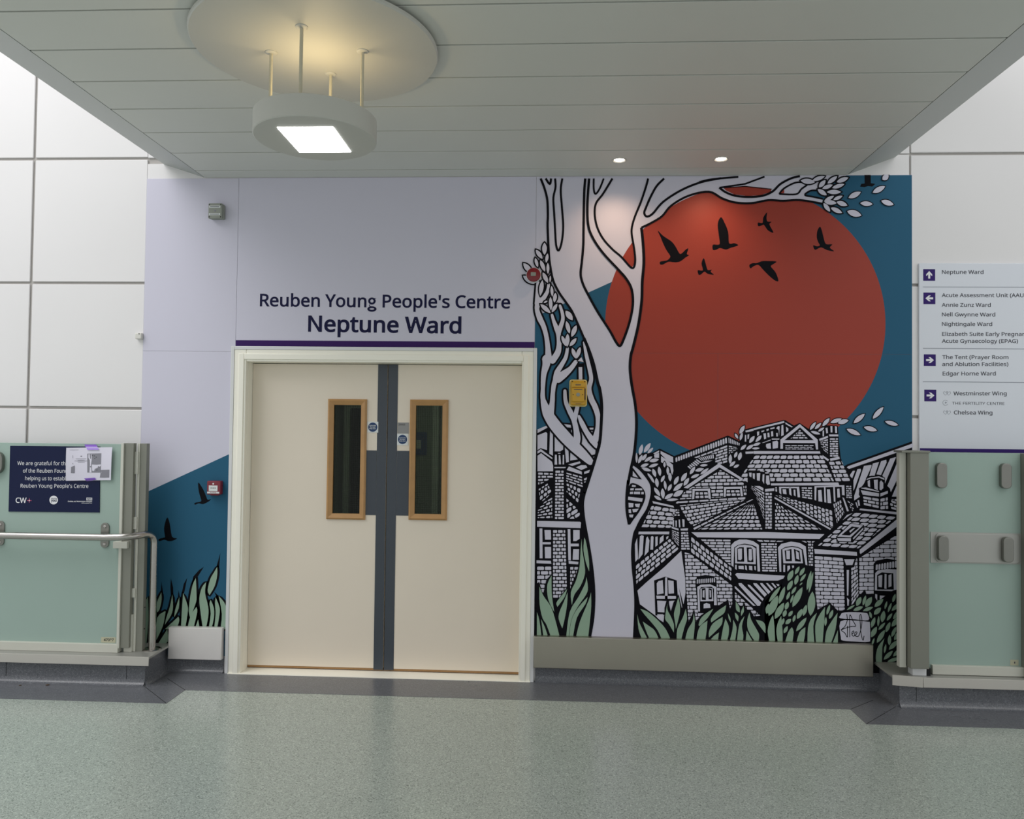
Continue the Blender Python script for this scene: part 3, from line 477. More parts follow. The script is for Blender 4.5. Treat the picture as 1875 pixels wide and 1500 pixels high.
def vision(parent, x0, x1, z0, z1):
    """oak beads round a wired pane, each bead pinned with dark screws"""
    b = MB(); w = 0.040
    for (a0, a1, c0, c1) in ((x0, x1, z1 - w, z1), (x0, x1, z0, z0 + w)): 
        zi = c0 if c0 > (z0 + z1) / 2 else c1
        zo = c1 if c0 > (z0 + z1) / 2 else c0
        for f in (0,):
            pass
    def mitre(pts, inner):  # one mitred bead: outer edge pts[0..1], inner edge pts[2..3]
        y_o, y_t, y_i = 0.098, 0.082, 0.098
        (ax, az), (bx, bz), (cx, cz), (dx, dz) = pts
        k = 0.28
        a2 = (ax + (dx - ax) * k, az + (dz - az) * k); b2 = (bx + (cx - bx) * k, bz + (cz - bz) * k)
        vs = [(ax, .1, az), (bx, .1, bz), (ax, .090, az), (bx, .090, bz), (a2[0], y_t, a2[1]), (b2[0], y_t, b2[1]), (dx, .094, dz), (cx, .094, cz), (dx, .118, dz), (cx, .118, cz)]
        b.add(vs, [(0, 1, 3, 2), (2, 3, 5, 4), (4, 5, 7, 6), (6, 7, 9, 8), (8, 9, 1, 0), (0, 2, 4, 6, 8), (1, 9, 7, 5, 3)], 'bead_oak')
    mitre([(x0, z1), (x1, z1), (x1 - w, z1 - w), (x0 + w, z1 - w)], 1); mitre([(x1, z0), (x0, z0), (x0 + w, z0 + w), (x1 - w, z0 + w)], 1)
    mitre([(x0, z0), (x0, z1), (x0 + w, z1 - w), (x0 + w, z0 + w)], 1); mitre([(x1, z1), (x1, z0), (x1 - w, z0 + w), (x1 - w, z1 - w)], 1)
    bo = b.build('glazing_bead', parent, smooth=0); tag(bo, 'oak glazing bead')
    g = MB(); g.box(x0 + w - 0.004, x1 - w + 0.004, 0.106, 0.112, z0 + w - 0.004, z1 - w + 0.004, 'glass_wired'); tag(g.build('glass_pane', parent, smooth=0), 'dark wired glass')
    h = z1 - z0; spots = [(x0 + 0.085, z1 - 0.022), (x1 - 0.085, z1 - 0.022), (x0 + 0.085, z0 + 0.022), (x1 - 0.085, z0 + 0.022)]
    for q in (0.085, 0.36, 0.63, 0.905): spots += [(x0 + 0.020, z1 - h * q), (x1 - 0.020, z1 - h * q)]
    first = None
    for sx, sz in spots:
        if first is None:
            s = MB(); s.lathe([(0.0068, 0.0), (0.0068, -0.006), (0.003, -0.0075)], (sx, 0.0885, sz), 'screw_dark', 'y', 10); first = s.build('screw', bo, origin=(sx, 0.0885, sz)); first.location = Vector((sx, 0.0885, sz)) - Vector(bo['_o'])
        else:
            c = first.copy(); C.objects.link(c); c.parent = bo; c.location = Vector((sx, 0.0885, sz)) - Vector(bo['_o']); ALL.append(c)
def leaf(nm, x0, x1, gap_side, vx0, vx1, vz0, vz1, label):
    """one door leaf: gap_side +1 when the meeting edge is on the right"""
    d = thing(nm, ((x0 + x1) / 2, 0.1, 0.012), label, 'door'); tag(d, kind='structure')
    z0, z1 = 0.012, 2.103
    s = MB()
    s.box(x0, vx0 + .02, 0.1, 0.144, z0 + 0.014, z1, 'door_cream'); s.box(vx1 - .02, x1, 0.1, 0.144, z0 + 0.014, z1, 'door_cream')
    s.box(vx0 + .02, vx1 - .02, 0.1, 0.144, z0 + 0.014, vz0 + .02, 'door_cream'); s.box(vx0 + .02, vx1 - .02, 0.1, 0.144, vz1 - .02, z1, 'door_cream')
    s.build('slab', d, smooth=0)
    e = MB(); e.box(x0, x1, 0.102, 0.142, z0, z0 + 0.014, 'edge_oak'); tag(e.build('bottom_edge', d), 'bare oak bottom edge')
    g = MB(); w = 0.066
    ex0, ex1 = (x1 - w, x1) if gap_side > 0 else (x0, x0 + w)
    g.box(ex0, ex1, 0.0975, 0.1, z0 + 0.004, z1, 'door_grey', 0.0008)
    tag(g.build('edge_guard', d), 'dark grey meeting edge guard')
    p = MB(); pz0, pz1 = at(690, 943.5, .1).z, at(690, 825, .1).z
    px0, px1 = (vx1 + 0.002, ex0 - 0.001) if gap_side > 0 else (ex1 + 0.001, vx0 - 0.002)
    p.box(px0, px1, 0.0975, 0.1, pz0, pz1, 'door_grey', 0.0008); tag(p.build('push_plate', d), 'dark grey push plate')
    vision(d, vx0, vx1, vz0, vz1)
    return d
vl = (at(601, 840, .09).x + at(598, 840, .09).x) / 2 - .002
L_ = (at(599, 840, .09).x, at(670, 840, .09).x, at(632, 951.5, .09).z, at(637, 731, .09).z)
R_ = (at(749.5, 840, .09).x, at(819.5, 840, .09).x, at(782, 952.5, .09).z, at(786, 732, .09).z)
leaf('door_1', LEAF0, GX - 0.0035, 1, *L_, 'left leaf of the cream double door with a narrow wired window')
leaf('door_2', GX + 0.0035, LEAF1, -1, *R_, 'right leaf of the cream double door with a narrow wired window')
m = MB(); m.box(GX - 0.012, GX + 0.012, 0.146, 0.15, 0.0, 2.103, 'dark_void'); m.build('closing_stop', fo)

# small stuck-on signs on the leaves
def disc(mb, cx, cz, r, Y0, Y1, mt, n=40): mb.prism([(cx + r * math.cos(2 * math.pi * i / n), cz + r * math.sin(2 * math.pi * i / n)) for i in range(n)], Y0, Y1, mt, 'y')
def door_sign(x0, y0, x1, y1, lines, label):
    a, b = at(x0, y1, .099), at(x1, y0, .099); cx, cz = (a.x + b.x) / 2, (a.z + b.z) / 2; w = (b.x - a.x)
    d = thing('fire_door_sign', (cx, 0.0985, cz), label, 'sign', 'blue safety signs on the double door')
    m = MB(); m.box(a.x, b.x, 0.097, 0.0999, a.z, b.z, 'label_white', 0.0006); m.build('plate', d)
    m = MB(); disc(m, cx, cz, w * 0.42, 0.0962, 0.0972, 'label_blue'); tag(m.build('roundel', d), 'dark blue disc')
    m = MB()
    for i, (t, f) in enumerate(lines):
        z = cz + w * (0.10 - 0.14 * i); text_into(m, t, cx - w * f, cx + w * f, z, z, w * 0.095, 0.0958, 'label_white', 7.0, False)
    tag(m.build('lettering', d, smooth=0), 'white lettering')
door_sign(672.5, 772.5, 692.8, 792.2, (('Automatic', .30), ('fire door', .26), ('keep clear', .30)), 'blue disc fire sign on left door leaf beside the window, level with its upper third')
door_sign(727, 794.3, 747.3, 815.3, (('Automatic', .30), ('fire door', .26), ('keep clear', .30)), 'blue disc fire sign on right door leaf directly below the grey number plate')
a, b = at(728, 793.8, .099), at(748.6, 774, .099)
d = thing('number_plate', ((a.x + b.x) / 2, .0985, (a.z + b.z) / 2), 'small grey metal number plate on the right door leaf above the blue sign', 'plate')
m = MB(); m.box(a.x, b.x, 0.097, 0.0999, a.z, b.z, 'plate_grey', 0.0006); m.build('plate', d)
m = MB(); px_text(m, '2N43', (729.8, 779.2), (741.5, 779.2), 3.2, 0.0966, 'plastic_black', 4.0); tag(m.build('lettering', d, smooth=0), 'black room number')

# ------------------------------------------------------------------ printed panels over the door
HX0, HX1 = at(435, 480).x, at(980.3, 520).x
hd = thing('header_panel', ((HX0 + HX1) / 2, 0, 2.22), 'pale lilac panel above the double door carrying the ward name', 'sign panel')
m = MB(); m.box(HX0 + .001, HX1 - .001, -0.004, 0.0, FZ - 0.001, CEIL - 0.002, 'vinyl_white', 0.0006); m.build('panel', hd)
m = MB(); a = at(431.5, 628.0, -.0045); b = at(978.7, 628.5, -.0045); zt = at(700, 624.7, -.0045).z
m.box(HX0 + 0.001, HX1 - 0.001, -0.005, -0.0039, FZ + 0.0, zt, 'purple_band'); tag(m.build('purple_stripe', hd), 'dark purple stripe')
m = MB(); px_text(m, 'Reuben Young People’s Centre', (476.4, 560.6), (933.4, 564.6), 22.6, -0.0048, 'navy_text', 7.0); tag(m.build('lettering', hd, smooth=0), 'navy upper line of lettering')
m = MB(); px_text(m, 'Neptune Ward', (565, 606.6), (843.6, 610.2), 28.4, -0.0048, 'navy_text', 8.5); tag(m.build('lettering', hd, smooth=0), 'larger navy lower line of lettering')

# ------------------------------------------------------------------ steel wall guards
def guard(x0, x1, z0, z1, label, mt):
    g = thing('wall_guard', ((x0 + x1) / 2, -0.05, z0), label, 'wall guard', None)
    m = MB(); m.box(x0, x1, -0.052, -0.008, z0, z1, mt, 0.004); m.build('cover', g)
    m = MB(); m.box(x0 + .02, x1 - .02, -0.008, 0.0, z0 + .02, z1 - .02, 'dark_void'); m.build('rail', g)
a, b = at(307, 1207, -.052), at(406, 1151, -.052); guard(a.x, b.x, a.z, b.z, 'short stainless steel guard on the wall left of the double door', 'steel_satin')
a, b = at(976.5, 1222, -.052), at(1599.5, 1184, -.052); guard(a.x, b.x, 0.102, 0.308, 'long stainless steel guard running under the mural', 'steel_guard')

# ------------------------------------------------------------------ balustrades
def rrect(cx, cz, w, h, r, n=6):
    o = []
    for sx, sz, a0 in ((1, 1, 0), (-1, 1, 90), (-1, -1, 180), (1, -1, 270)):
        for k in range(n + 1):
            a = R(a0 + 90 * k / n); o.append((cx + sx * (w / 2 - r) + r * math.cos(a), cz + sz * (h / 2 - r) + r * math.sin(a)))
    return o
GY = -0.235
def clamp(parent, x0, x1, z0, z1, y=GY, nm='clamp', mt='steel_clamp', depth=0.03):
    m = MB(); m.prism(rrect((x0 + x1) / 2, (z0 + z1) / 2, x1 - x0, z1 - z0, min(x1 - x0, z1 - z0) * 0.42), y - depth, y, mt, 'y', 0.004)
    return m.build(nm, parent)
bl = thing('balustrade', (-3.3, GY, KH), 'frosted green glass balustrade and steel handrail on the left kerb, behind the navy plaque', 'balustrade')
m = MB(); m.box(-6.9, -2.800, GY, GY + 0.012, 0.215, 1.541, 'glass_frosted', 0.001, 1); tag(m.build('glass_panel', bl), 'satin green glass')
m = MB(); m.box(-6.9, -2.787, GY - 0.022, GY + 0.03, KH, 0.243, 'alu_cream', 0.003); m.build('bottom_rail', bl)
m = MB(); m.box(-2.798, -2.780, GY - 0.02, GY + 0.03, KH + 0.03, 1.548, 'alu_cream', 0.0015); m.box(-2.780, -2.720, GY - 0.008, GY + 0.03, KH + 0.03, 1.548, 'alu_grey', 0.0015); tag(m.build('post', bl), 'inner post with the glazing channel')
m = MB(); m.box(-2.712, -2.695, GY + 0.024, GY + 0.07, KH, 1.546, 'alu_cream', 0.0015); m.box(-2.695, -2.652, GY + 0.030, GY + 0.07, KH, 1.546, 'alu_grey', 0.0015); m.build('post', bl)
for z0, z1 in ((1.345, 1.492), (0.985, 1.065), (0.54, 0.60)):
    m = MB(); m.box(-2.741, -2.700, GY + 0.012, GY + 0.05, z0, z1, 'alu_cream', 0.002); m.build('spacer', bl)
m = MB(); m.box(-2.766, -2.712, GY + 0.010, GY + 0.05, KH, 0.43, 'alu_cream', 0.002); m.build('spacer', bl)
m = MB(); m.box(-2.83, -2.735, GY - 0.032, GY + 0.01, 0.865, 0.908, 'alu_cream', 0.002); tag(m.build('lock_block', bl), 'small block below the handrail')
m = MB(); m.box(-3.05, -2.800, GY + 0.02, GY + 0.028, 1.345, 1.492, 'print_dark'); tag(m.build('bracket_bar', bl), 'flat bar behind the glass')
clamp(bl, -3.70, -3.592, 1.336, 1.482)
m = MB(); m.box(-2.692, -2.688, GY - 0.016, GY - 0.010, 0.30, 0.33, 'dark_void'); 
for z in (0.33, 0.47):
    s = MB(); s.lathe([(0.004, 0), (0.004, 0.003)], (-2.652, GY + 0.05, z), 'dark_void', 'x', 10); s.build('screw', bl)

path = [Vector((x, -0.335, 0.945)) for x in (-6.9, -4.0, -3.2, -2.84)]
A, B = Vector((-2.80, -0.335, 0.948)), Vector((-2.611, -0.157, 0.955))
def bez(p, q, r, n): return [(p * (1 - t) ** 2 + q * 2 * t * (1 - t) + r * t * t) for t in [k / n for k in range(n + 1)]]
path += bez(Vector((-2.77, -0.335, 0.948)), Vector((-2.70, -0.335, 0.949)), Vector((-2.665, -0.278, 0.951)), 10)
path += bez(Vector((-2.645, -0.240, 0.953)), Vector((-2.611, -0.157, 0.957)), Vector((-2.611, -0.157, 0.885)), 14)
path += [Vector((-2.611, -0.157, z)) for z in (0.7, 0.5, 0.3, KH + 0.004)]
m = MB(); m.tube(path, 0.0225, 'steel_polished', 24); hr = tag(m.build('handrail', bl), 'polished steel tube handrail bending down to the kerb')
m = MB(); m.lathe([(0.060, 0.0), (0.060, 0.004), (0.052, 0.009), (0.026, 0.011)], (-2.611, -0.157, KH), 'steel_polished', 'z', 40); m.build('base_flange', hr)
def hbracket(cx):
    m = MB(); m.prism(rrect(cx, 0.945, 0.056, 0.162, 0.026), GY - 0.008, GY - 0.0005, 'steel_clamp', 'y', 0.002); m.tube([(cx, GY - 0.005, 0.93), (cx, -0.30, 0.93), (cx, -0.335, 0.945)], 0.009, 'steel_clamp', 12)
    for z in (1.002, 0.888): m.lathe([(0.010, 0), (0.010, -0.002), (0.006, -0.0035)], (cx, GY - 0.008, z), 'steel_polished', 'y', 16)
    m.build('bracket', hr)
hbracket(at(193, 976, GY).x); hbracket(at(1.5, 972, GY).x)

br = thing('balustrade', (2.6, GY, KH), 'frosted green glass balustrade on the right kerb below the directory board', 'balustrade')
m = MB(); m.box(2.335, 2.905, GY, GY + 0.012, 0.22, 1.556, 'glass_frosted', 0.001, 1); tag(m.build('glass_panel', br), 'satin green glass')
m = MB(); m.box(2.362, 4.6, GY - 0.022, GY + 0.03, KH + 0.002, 0.247, 'alu_cream', 0.003); m.build('bottom_rail', br)
m = MB(); m.box(2.206, 2.318, GY - 0.075, GY + 0.03, 0.238, 1.553, 'alu_grey', 0.003); m.box(2.16, 2.200, GY - 0.03, GY + 0.012, 0.232, 1.555, 'alu_cream', 0.002); m.box(2.196, 2.21, GY - 0.02, GY + 0.02, 0.24, 1.55, 'dark_void'); tag(m.build('post', br), 'broad box post')
m = MB(); m.box(2.152, 2.324, GY - 0.08, GY + 0.035, 1.553, 1.566, 'alu_grey', 0.002); m.build('post_cap', br)
m = MB(); m.box(2.232, 2.315, GY - 0.045, GY + 0.02, KH, 0.24, 'trim_white', 0.002); m.box(2.318, 2.340, GY - 0.045, GY + 0.02, KH, 0.235, 'dark_void', 0.002); tag(m.build('post_foot', br), 'white post foot')
m = MB(); m.box(2.995, 4.6, GY, GY + 0.012, 0.22, 1.556, 'glass_frosted', 0.001, 1); tag(m.build('glass_panel', br), 'satin green glass')
m = MB(); m.box(4.6, 4.69, GY - 0.06, GY + 0.03, KH, 1.556, 'alu_grey', 0.003); m.build('post', br)
m = MB(); m.box(2.906, 2.99, GY - 0.06, GY + 0.03, KH, 1.556, 'alu_grey', 0.003); m.build('post', br)
for x0, x1 in ((2.318, 2.42), (2.84, 2.905)):
    m = MB(); m.box(x0, x1, GY + 0.02, GY + 0.028, 1.345, 1.493, 'print_dark'); tag(m.build('bracket_bar', br), 'flat bar behind the glass')
m = MB(); m.prism(rrect(2.642, 0.966, 0.505, 0.178, 0.022), GY - 0.008, GY - 0.0005, 'steel_plate', 'y', 0.002); m.box(2.36, 2.905, GY - 0.003, GY - 0.0002, 0.872, 1.062, 'steel_plate'); tag(m.build('backing_plate', br), 'pale steel plate across the glass')
for p, q, y in ((1716, 848, GY), (1834, 849, GY), (1719, 982, GY - .008), (1838, 984.5, GY - .008)):
    a = at(p, q + 46, y - .03); b = at(p + 19, q, y - .03); clamp(br, a.x, b.x, a.z, b.z, y)

# things stuck to the left glass
a, b = at(16.8, 937.5, GY - .004), at(183, 817, GY - .004)
pq = thing('plaque', ((a.x + b.x) / 2, GY - .005, a.z), 'navy thank-you plaque with white wording on the left glass panel', 'plaque')
m = MB(); m.prism([(at(15.5, 937, GY - .005).x, at(15.5, 937, GY - .005).z), (at(182, 938.6, GY - .005).x, at(182, 938.6, GY - .005).z), (at(183.3, 819, GY - .005).x, at(183.3, 818, GY - .005).z), (at(18.6, 816.5, GY - .005).x, at(18.6, 816.5, GY - .005).z)], GY - 0.005, GY - 0.0003, 'plaque_navy', 'y'); m.build('board', pq)
YT = GY - 0.0056
for tx_, p0, p1 in (('We are grateful for the support', (31.7, 851.6), (160, 852.4)), ('of the Reuben Foundation in', (42, 865.4), (153, 866)), ('helping us to establish the', (46, 879.3), (146, 879.8)), ("Reuben Young People's Centre", (37.6, 893), (161.7, 893.6))):
    m = MB(); px_text(m, tx_, p0, p1, 7.0, YT, 'sign_white', 0.0, False); tag(m.build('lettering', pq, smooth=0), 'white line of lettering')
m = MB(); px_text(m, 'CW', (28.8, 920.8), (48.2, 921), 9.6, YT, 'sign_white', 5, False)
for h in ((49.8, 916.2, 57.6, 917.2), (53.2, 912.6, 54.2, 920.6)):
    p0, p1 = at(h[0], h[3], YT), at(h[2], h[1], YT); m.flat([[(p0.x, p0.z), (p1.x, p0.z), (p1.x, p1.z), (p0.x, p1.z)]], YT, 'plaque_pink')
c = at(53.7, 916.7, YT - .0002); disc(m, c.x, c.z, 0.004, YT - .0003, YT, 'sign_white', 16); tag(m.build('logo', pq, smooth=0), 'white letter logo with a pink cross')
m = MB(); c = at(98.3, 915.8, YT); disc(m, c.x, c.z, 8.2 * 4.96 / FPX, YT - 0.0004, YT, 'sign_white', 40)
px_text(m, 'young', (93.4, 914), (103.6, 914.2), 2.6, YT - .0007, 'plaque_navy', 8, False); px_text(m, 'you', (93.6, 918.6), (103.2, 918.8), 4.6, YT - .0007, 'plaque_navy', 14, False); tag(m.build('logo', pq, smooth=0), 'round white logo')
m = MB(); p0, p1 = at(158.2, 916.2, YT), at(168.8, 911.5, YT); m.flat([[(p0.x, p0.z), (p1.x, p0.z), (p1.x, p1.z), (p0.x, p1.z)]], YT, 'sign_white')
px_text(m, 'NHS', (159.4, 915.4), (167.6, 915.4), 3.2, YT - .0004, 'plaque_navy', 12, False)
px_text(m, 'Chelsea and Westminster Hospital', (124.2, 919.4), (168.2, 919.6), 2.3, YT, 'sign_white', 9, False)
px_text(m, 'NHS Foundation Trust', (149.4, 922.2), (168.2, 922.3), 1.5, YT, 'sign_white', 4, False); tag(m.build('logo', pq, smooth=0), 'small white hospital logo')
# taped sheet: slightly curled paper
PY = GY - 0.012
ps = thing('paper_notice', tuple(at(163, 880, PY)), 'white printed paper taped over the corner of the navy plaque', 'paper')
def zf(x, y): return (x / 17.045 + 110, y / 17.045 + 805)
cor = [zf(222, 258), zf(1645, 238), zf(1600, 1265), zf(210, 1285)]
def sheet(u, v):
    x = (cor[0][0] * (1 - u) + cor[1][0] * u) * (1 - v) + (cor[3][0] * (1 - u) + cor[2][0] * u) * v; y = (cor[0][1] * (1 - u) + cor[1][1] * u) * (1 - v) + (cor[3][1] * (1 - u) + cor[2][1] * u) * v
    p = at(x, y, PY); p.y = PY - 0.010 * max(0, abs(u - 0.55) - 0.15) ** 2 * 6 - 0.003 * math.sin(v * 3.14); return p
m = MB(); nu, nv = 20, 10; vs = [sheet(i / nu, j / nv) for j in range(nv + 1) for i in range(nu + 1)]
m.add(vs, [(j * (nu + 1) + i, (j + 1) * (nu + 1) + i, (j + 1) * (nu + 1) + i + 1, j * (nu + 1) + i + 1) for j in range(nv) for i in range(nu)], 'paper_white')
m.build('sheet', ps)
m = MB()
def zflat(pts, mt, dy=0.0):
    def lift(p):
        x, y = zf(*p); u = (x - cor[0][0]) / (cor[1][0] - cor[0][0]); v = (y - cor[0][1]) / (cor[3][1] - cor[0][1]); q = sheet(u, v); r = at(x, y, q.y); r.y = q.y - 0.0008 - dy; return r
    n = []
    for i in range(len(pts)):
        p, q = pts[i], pts[(i + 1) % len(pts)]; n += [(p[0] + (q[0] - p[0]) * k / 4, p[1] + (q[1] - p[1]) * k / 4) for k in range(4)]
    vv = [lift(p) for p in n]; tr = tessellate_polygon([[Vector((p.x, p.z, 0)) for p in vv]]); m.add(vv, [tuple(t) for t in tr], mt)
zflat([(345, 860), (460, 810), (455, 1045), (340, 1045)], 'print_grey'); zflat([(850, 440), (1290, 430), (1270, 1030), (850, 1030)], 'print_grey')
zflat([(890, 455), (925, 455), (935, 580), (965, 620), (970, 460), (990, 460), (990, 640), (965, 800), (985, 1030), (920, 1030), (935, 780), (930, 640), (885, 560)], 'paper_white', .0004)
zflat([(995, 780), (1150, 790), (1280, 775), (1270, 830), (1000, 960)], 'paper_white', .0003); zflat([(1010, 920), (1090, 930), (1060, 985), (1000, 970)], 'paper_white', .0004)
for q in ((1010, 500), (1070, 510), (1085, 590), (1130, 550), (950, 850), (1150, 950), (1200, 850)): zflat([(q[0], q[1] - 18), (q[0] + 26, q[1]), (q[0], q[1] + 18), (q[0] - 20, q[1])], 'print_dark', .0006)
for q in ((490, 598, 820, 610), (455, 660, 850, 672), (550, 640, 770, 650), (550, 700, 770, 712), (300, 320, 580, 326), (395, 490, 404, 580), (640, 505, 685, 540), (392, 735, 408, 770)): zflat([(q[0], q[1]), (q[2], q[1]), (q[2], q[3]), (q[0], q[3])], 'print_grey')
zflat([(1270, 950), (1545, 940), (1540, 1190), (1240, 1190), (1260, 1080)], 'print_grey', .0003); zflat([(1345, 1060), (1400, 1060), (1395, 1190), (1340, 1190)], 'print_dark', .0006); zflat([(1435, 1000), (1450, 1000), (1450, 1140), (1435, 1140)], 'paper_white', .0006); zflat([(1290, 1010), (1420, 990), (1400, 1050), (1330, 1060), (1310, 1130), (1290, 1100)], 'paper_white', .0005)
tag(m.build('printing', ps, smooth=0), 'faint grey printed drawing')
def tape(pts, lab):
    vs = [at(*zf(*p), PY - d) for p, d in pts]; c = sum(vs, Vector()) / len(vs)
    m = MB(); m.add([v - Vector((0, 0.0006, 0)) for v in vs] + vs, [(0, 1, 4, 5), (1, 2, 3, 4), (6, 11, 10, 7), (7, 10, 9, 8)] + [(i, i + 6, (i + 1) % 6 + 6, (i + 1) % 6) for i in range(6)], 'tape_purple')
    tag(m.build('adhesive_tape', None, origin=c, smooth=0), lab, 'tape')
tape([((760, 155), -.009), ((790, 215), -.006), ((855, 320), .006), ((1215, 318), .006), ((1165, 215), -.006), ((1125, 155), -.009)], 'purple tape strip holding the top edge of the paper notice')
tape([((750, 1215), .006), ((790, 1255), .004), ((820, 1300), -.006), ((1000, 1290), -.006), ((1130, 1250), .003), ((1085, 1195), .006)], 'purple tape strip holding the bottom edge of the paper notice')
# inventory stickers
def sticker(x0, y0, x1, y1, txt, tx, lab):
    a, b = at(x0, y1, GY - .001), at(x1, y0, GY - .001); d = thing('asset_label', ((a.x + b.x) / 2, GY - .001, a.z), lab, 'label')
    m = MB(); m.box(a.x, b.x, GY - 0.0014, GY - 0.0002, a.z, b.z, 'sticker_cream', 0.0003); m.build('backing', d)
    m = MB(); px_text(m, txt, (tx[0], tx[2]), (tx[1], tx[2] + .2), 4.6, GY - 0.0018, 'plastic_black', 9, False); tag(m.build('lettering', d, smooth=0), 'black number')
sticker(185, 1167.3, 211.8, 1176.6, '47037', (190, 208, 1174), 'worn cream label with black figures at the foot of the left glass')
a, b = at(1850, 1218.6, GY - .001), at(1865, 1208.5, GY - .001)
m = MB(); m.box(a.x, b.x, GY - .0014, GY - .0002, a.z, b.z, 'sticker_cream', 0.0004); m.box(a.x + .022, b.x - .02, GY - .0017, GY - .0012, a.z + .012, b.z - .012, 'print_dark')
tag(m.build('asset_label', None, origin=((a.x + b.x) / 2, GY, a.z)), 'small worn sticker at the foot of the right glass', 'label')

# ------------------------------------------------------------------ directory board on the right wall
db = thing('directory_board', (2.85, 0, 1.55), 'pale grey directory board listing wards and wings on the right wall', 'sign board')
BX0, BX1, BZ0, BZ1 = at(1683, 700).x, 3.42, at(1684, 827.5).z, at(1681, 483).z
m = MB(); m.box(BX0 - .006, BX1, -0.014, 0.0, BZ0, BZ1, 'sign_board', 0.002); m.build('board', db)
YB = -0.0146
def bq(x0, y0, x1, y1, mt, mb, dy=0.0):
    p, q = at(x0, y1, YB), at(x1, y0, YB); mb.flat([[(p.x, p.z), (q.x, p.z), (q.x, q.z), (p.x, q.z)]], YB - dy, mt)
m = MB(); p = at(1684.5, 827.5, YB); q = at(1684.5, 820.8, YB); m.flat([[(p.x, BZ0 + .001), (BX1 - .002, BZ0 + .001), (BX1 - .002, q.z), (p.x, q.z)]], YB, 'sign_purple'); tag(m.build('purple_stripe', db, smooth=0), 'purple stripe along the bottom')
m = MB()
for y in (525.5, 638, 699): p = at(1690, y, YB); m.flat([[(p.x, p.z - .002), (BX1 - .03, p.z - .002), (BX1 - .03, p.z + .002), (p.x, p.z + .002)]], YB, 'sign_rule')
m.build('divider_lines', db, smooth=0)
def arrow(x, y, d):
    c = at(x, y, YB); s = 10.4 * CAM_D / FPX; m = MB()
    m.flat([[(c.x - s, c.z - s), (c.x + s, c.z - s), (c.x + s, c.z + s), (c.x - s, c.z + s)]], YB, 'sign_purple')
    w = .17; pts = [(-.62, -w), (.1, -w), (-.22, -.50), (.12, -.50), (.68, 0), (.12, .50), (-.22, .50), (.1, w), (-.62, w)]
    r = {'r': 0, 'u': 90, 'l': 180}[d]; ca, sa = math.cos(R(r)), math.sin(R(r))
    m.flat([[(c.x + s * (ca * a - sa * b), c.z + s * (sa * a + ca * b)) for a, b in pts]], YB - .0004, 'sign_white')
    tag(m.build('arrow_tile', db, smooth=0), 'white arrow on a purple tile')
arrow(1701.4, 503.6, 'u'); arrow(1701.8, 546.4, 'l'); arrow(1702.5, 659.6, 'r'); arrow(1703.4, 724.3, 'r')
KX = 4.055
def bt(txt, x0, y0, x1, y1, cap=6.6, wgt=5.0): 
    m = MB(); px_text(m, txt, (1640 + x0 / KX, 470 + y0 / KX), (1640 + x1 / KX, 470 + y1 / KX), cap, YB, 'sign_text', wgt, False); m.build('lettering', db, smooth=0)
bt('Neptune Ward', 345, 128, 652, 128); bt('Acute Assessment Unit (AAU)', 343, 300, 966, 301); bt('Annie Zunz Ward', 343, 372, 706, 373); bt('Nell Gwynne Ward', 345, 443, 739, 444)
bt('Nightingale Ward', 345, 514, 716, 515); bt('Elizabeth Suite Early Pregnancy', 346, 588, 1012, 589); bt('Acute Gynaecology (EPAG)', 344, 640, 908, 641); bt('The Tent (Prayer Room', 347, 760, 837, 761)
bt('and Ablution Facilities)', 346, 812, 836, 812); bt('Edgar Horne Ward', 350, 882, 743, 882); bt('Westminster Wing', 430, 1030, 824, 1030); bt('THE FERTILITY CENTRE', 420, 1098, 808, 1101, 4.6, 1.0); bt('Chelsea Wing', 433, 1171, 718, 1173)
def stroke(mb, pts, w, Y, mt, closed=False):
    P = [Vector(p) for p in pts]; n = len(P); Lf = []; Rt = []
    for i in range(n):
        a = P[i - 1] if (i or closed) else P[i]; b = P[(i + 1) % n] if (i < n - 1 or closed) else P[i]
        t = (b - a); t = t.normalized() if t.length > 1e-9 else Vector((1, 0)); nn = Vector((-t.y, t.x)) * (w / 2 if not isinstance(w, (list, tuple)) else w[i] / 2)
        Lf.append(P[i] + nn); Rt.append(P[i] - nn)
    vs = [(p.x, Y, p.y) for p in Lf + Rt]; fs = [(i, n + i, n + (i + 1) % n, (i + 1) % n) for i in range(n if closed else n - 1)]
    mb.add(vs, [f[::-1] for f in fs] if False else fs, mt)
for yy in (1016, 1158):
    m = MB()
    for xx in (372, 396):
        c = at(1640 + (xx - 2) / KX, 470 + yy / KX, YB); s = 3.4 * CAM_D / FPX
        stroke(m, [(c.x + s * a, c.z + s * b) for a, b in ((0, -1), (-1, .1), (-1, .7), (-.5, 1), (0, .5), (.5, 1), (1, .7), (1, .1))], .0022, YB, 'sign_rule', True)
    tag(m.build('logo', db, smooth=0), 'pair of outline hearts')
m = MB(); c = at(1640 + 370 / KX, 470 + 1085 / KX, YB); s = 4.6 * CAM_D / FPX
stroke(m, [(c.x + s * math.cos(R(a)), c.z + s * math.sin(R(a))) for a in range(40, 330, 15)], .0022, YB, 'sign_rule'); m.flat([[(c.x - s * .15, c.z - s * .4), (c.x + s * .6, c.z), (c.x - s * .15, c.z + s * .4)]], YB, 'sign_rule')
tag(m.build('logo', db, smooth=0), 'open ring logo')

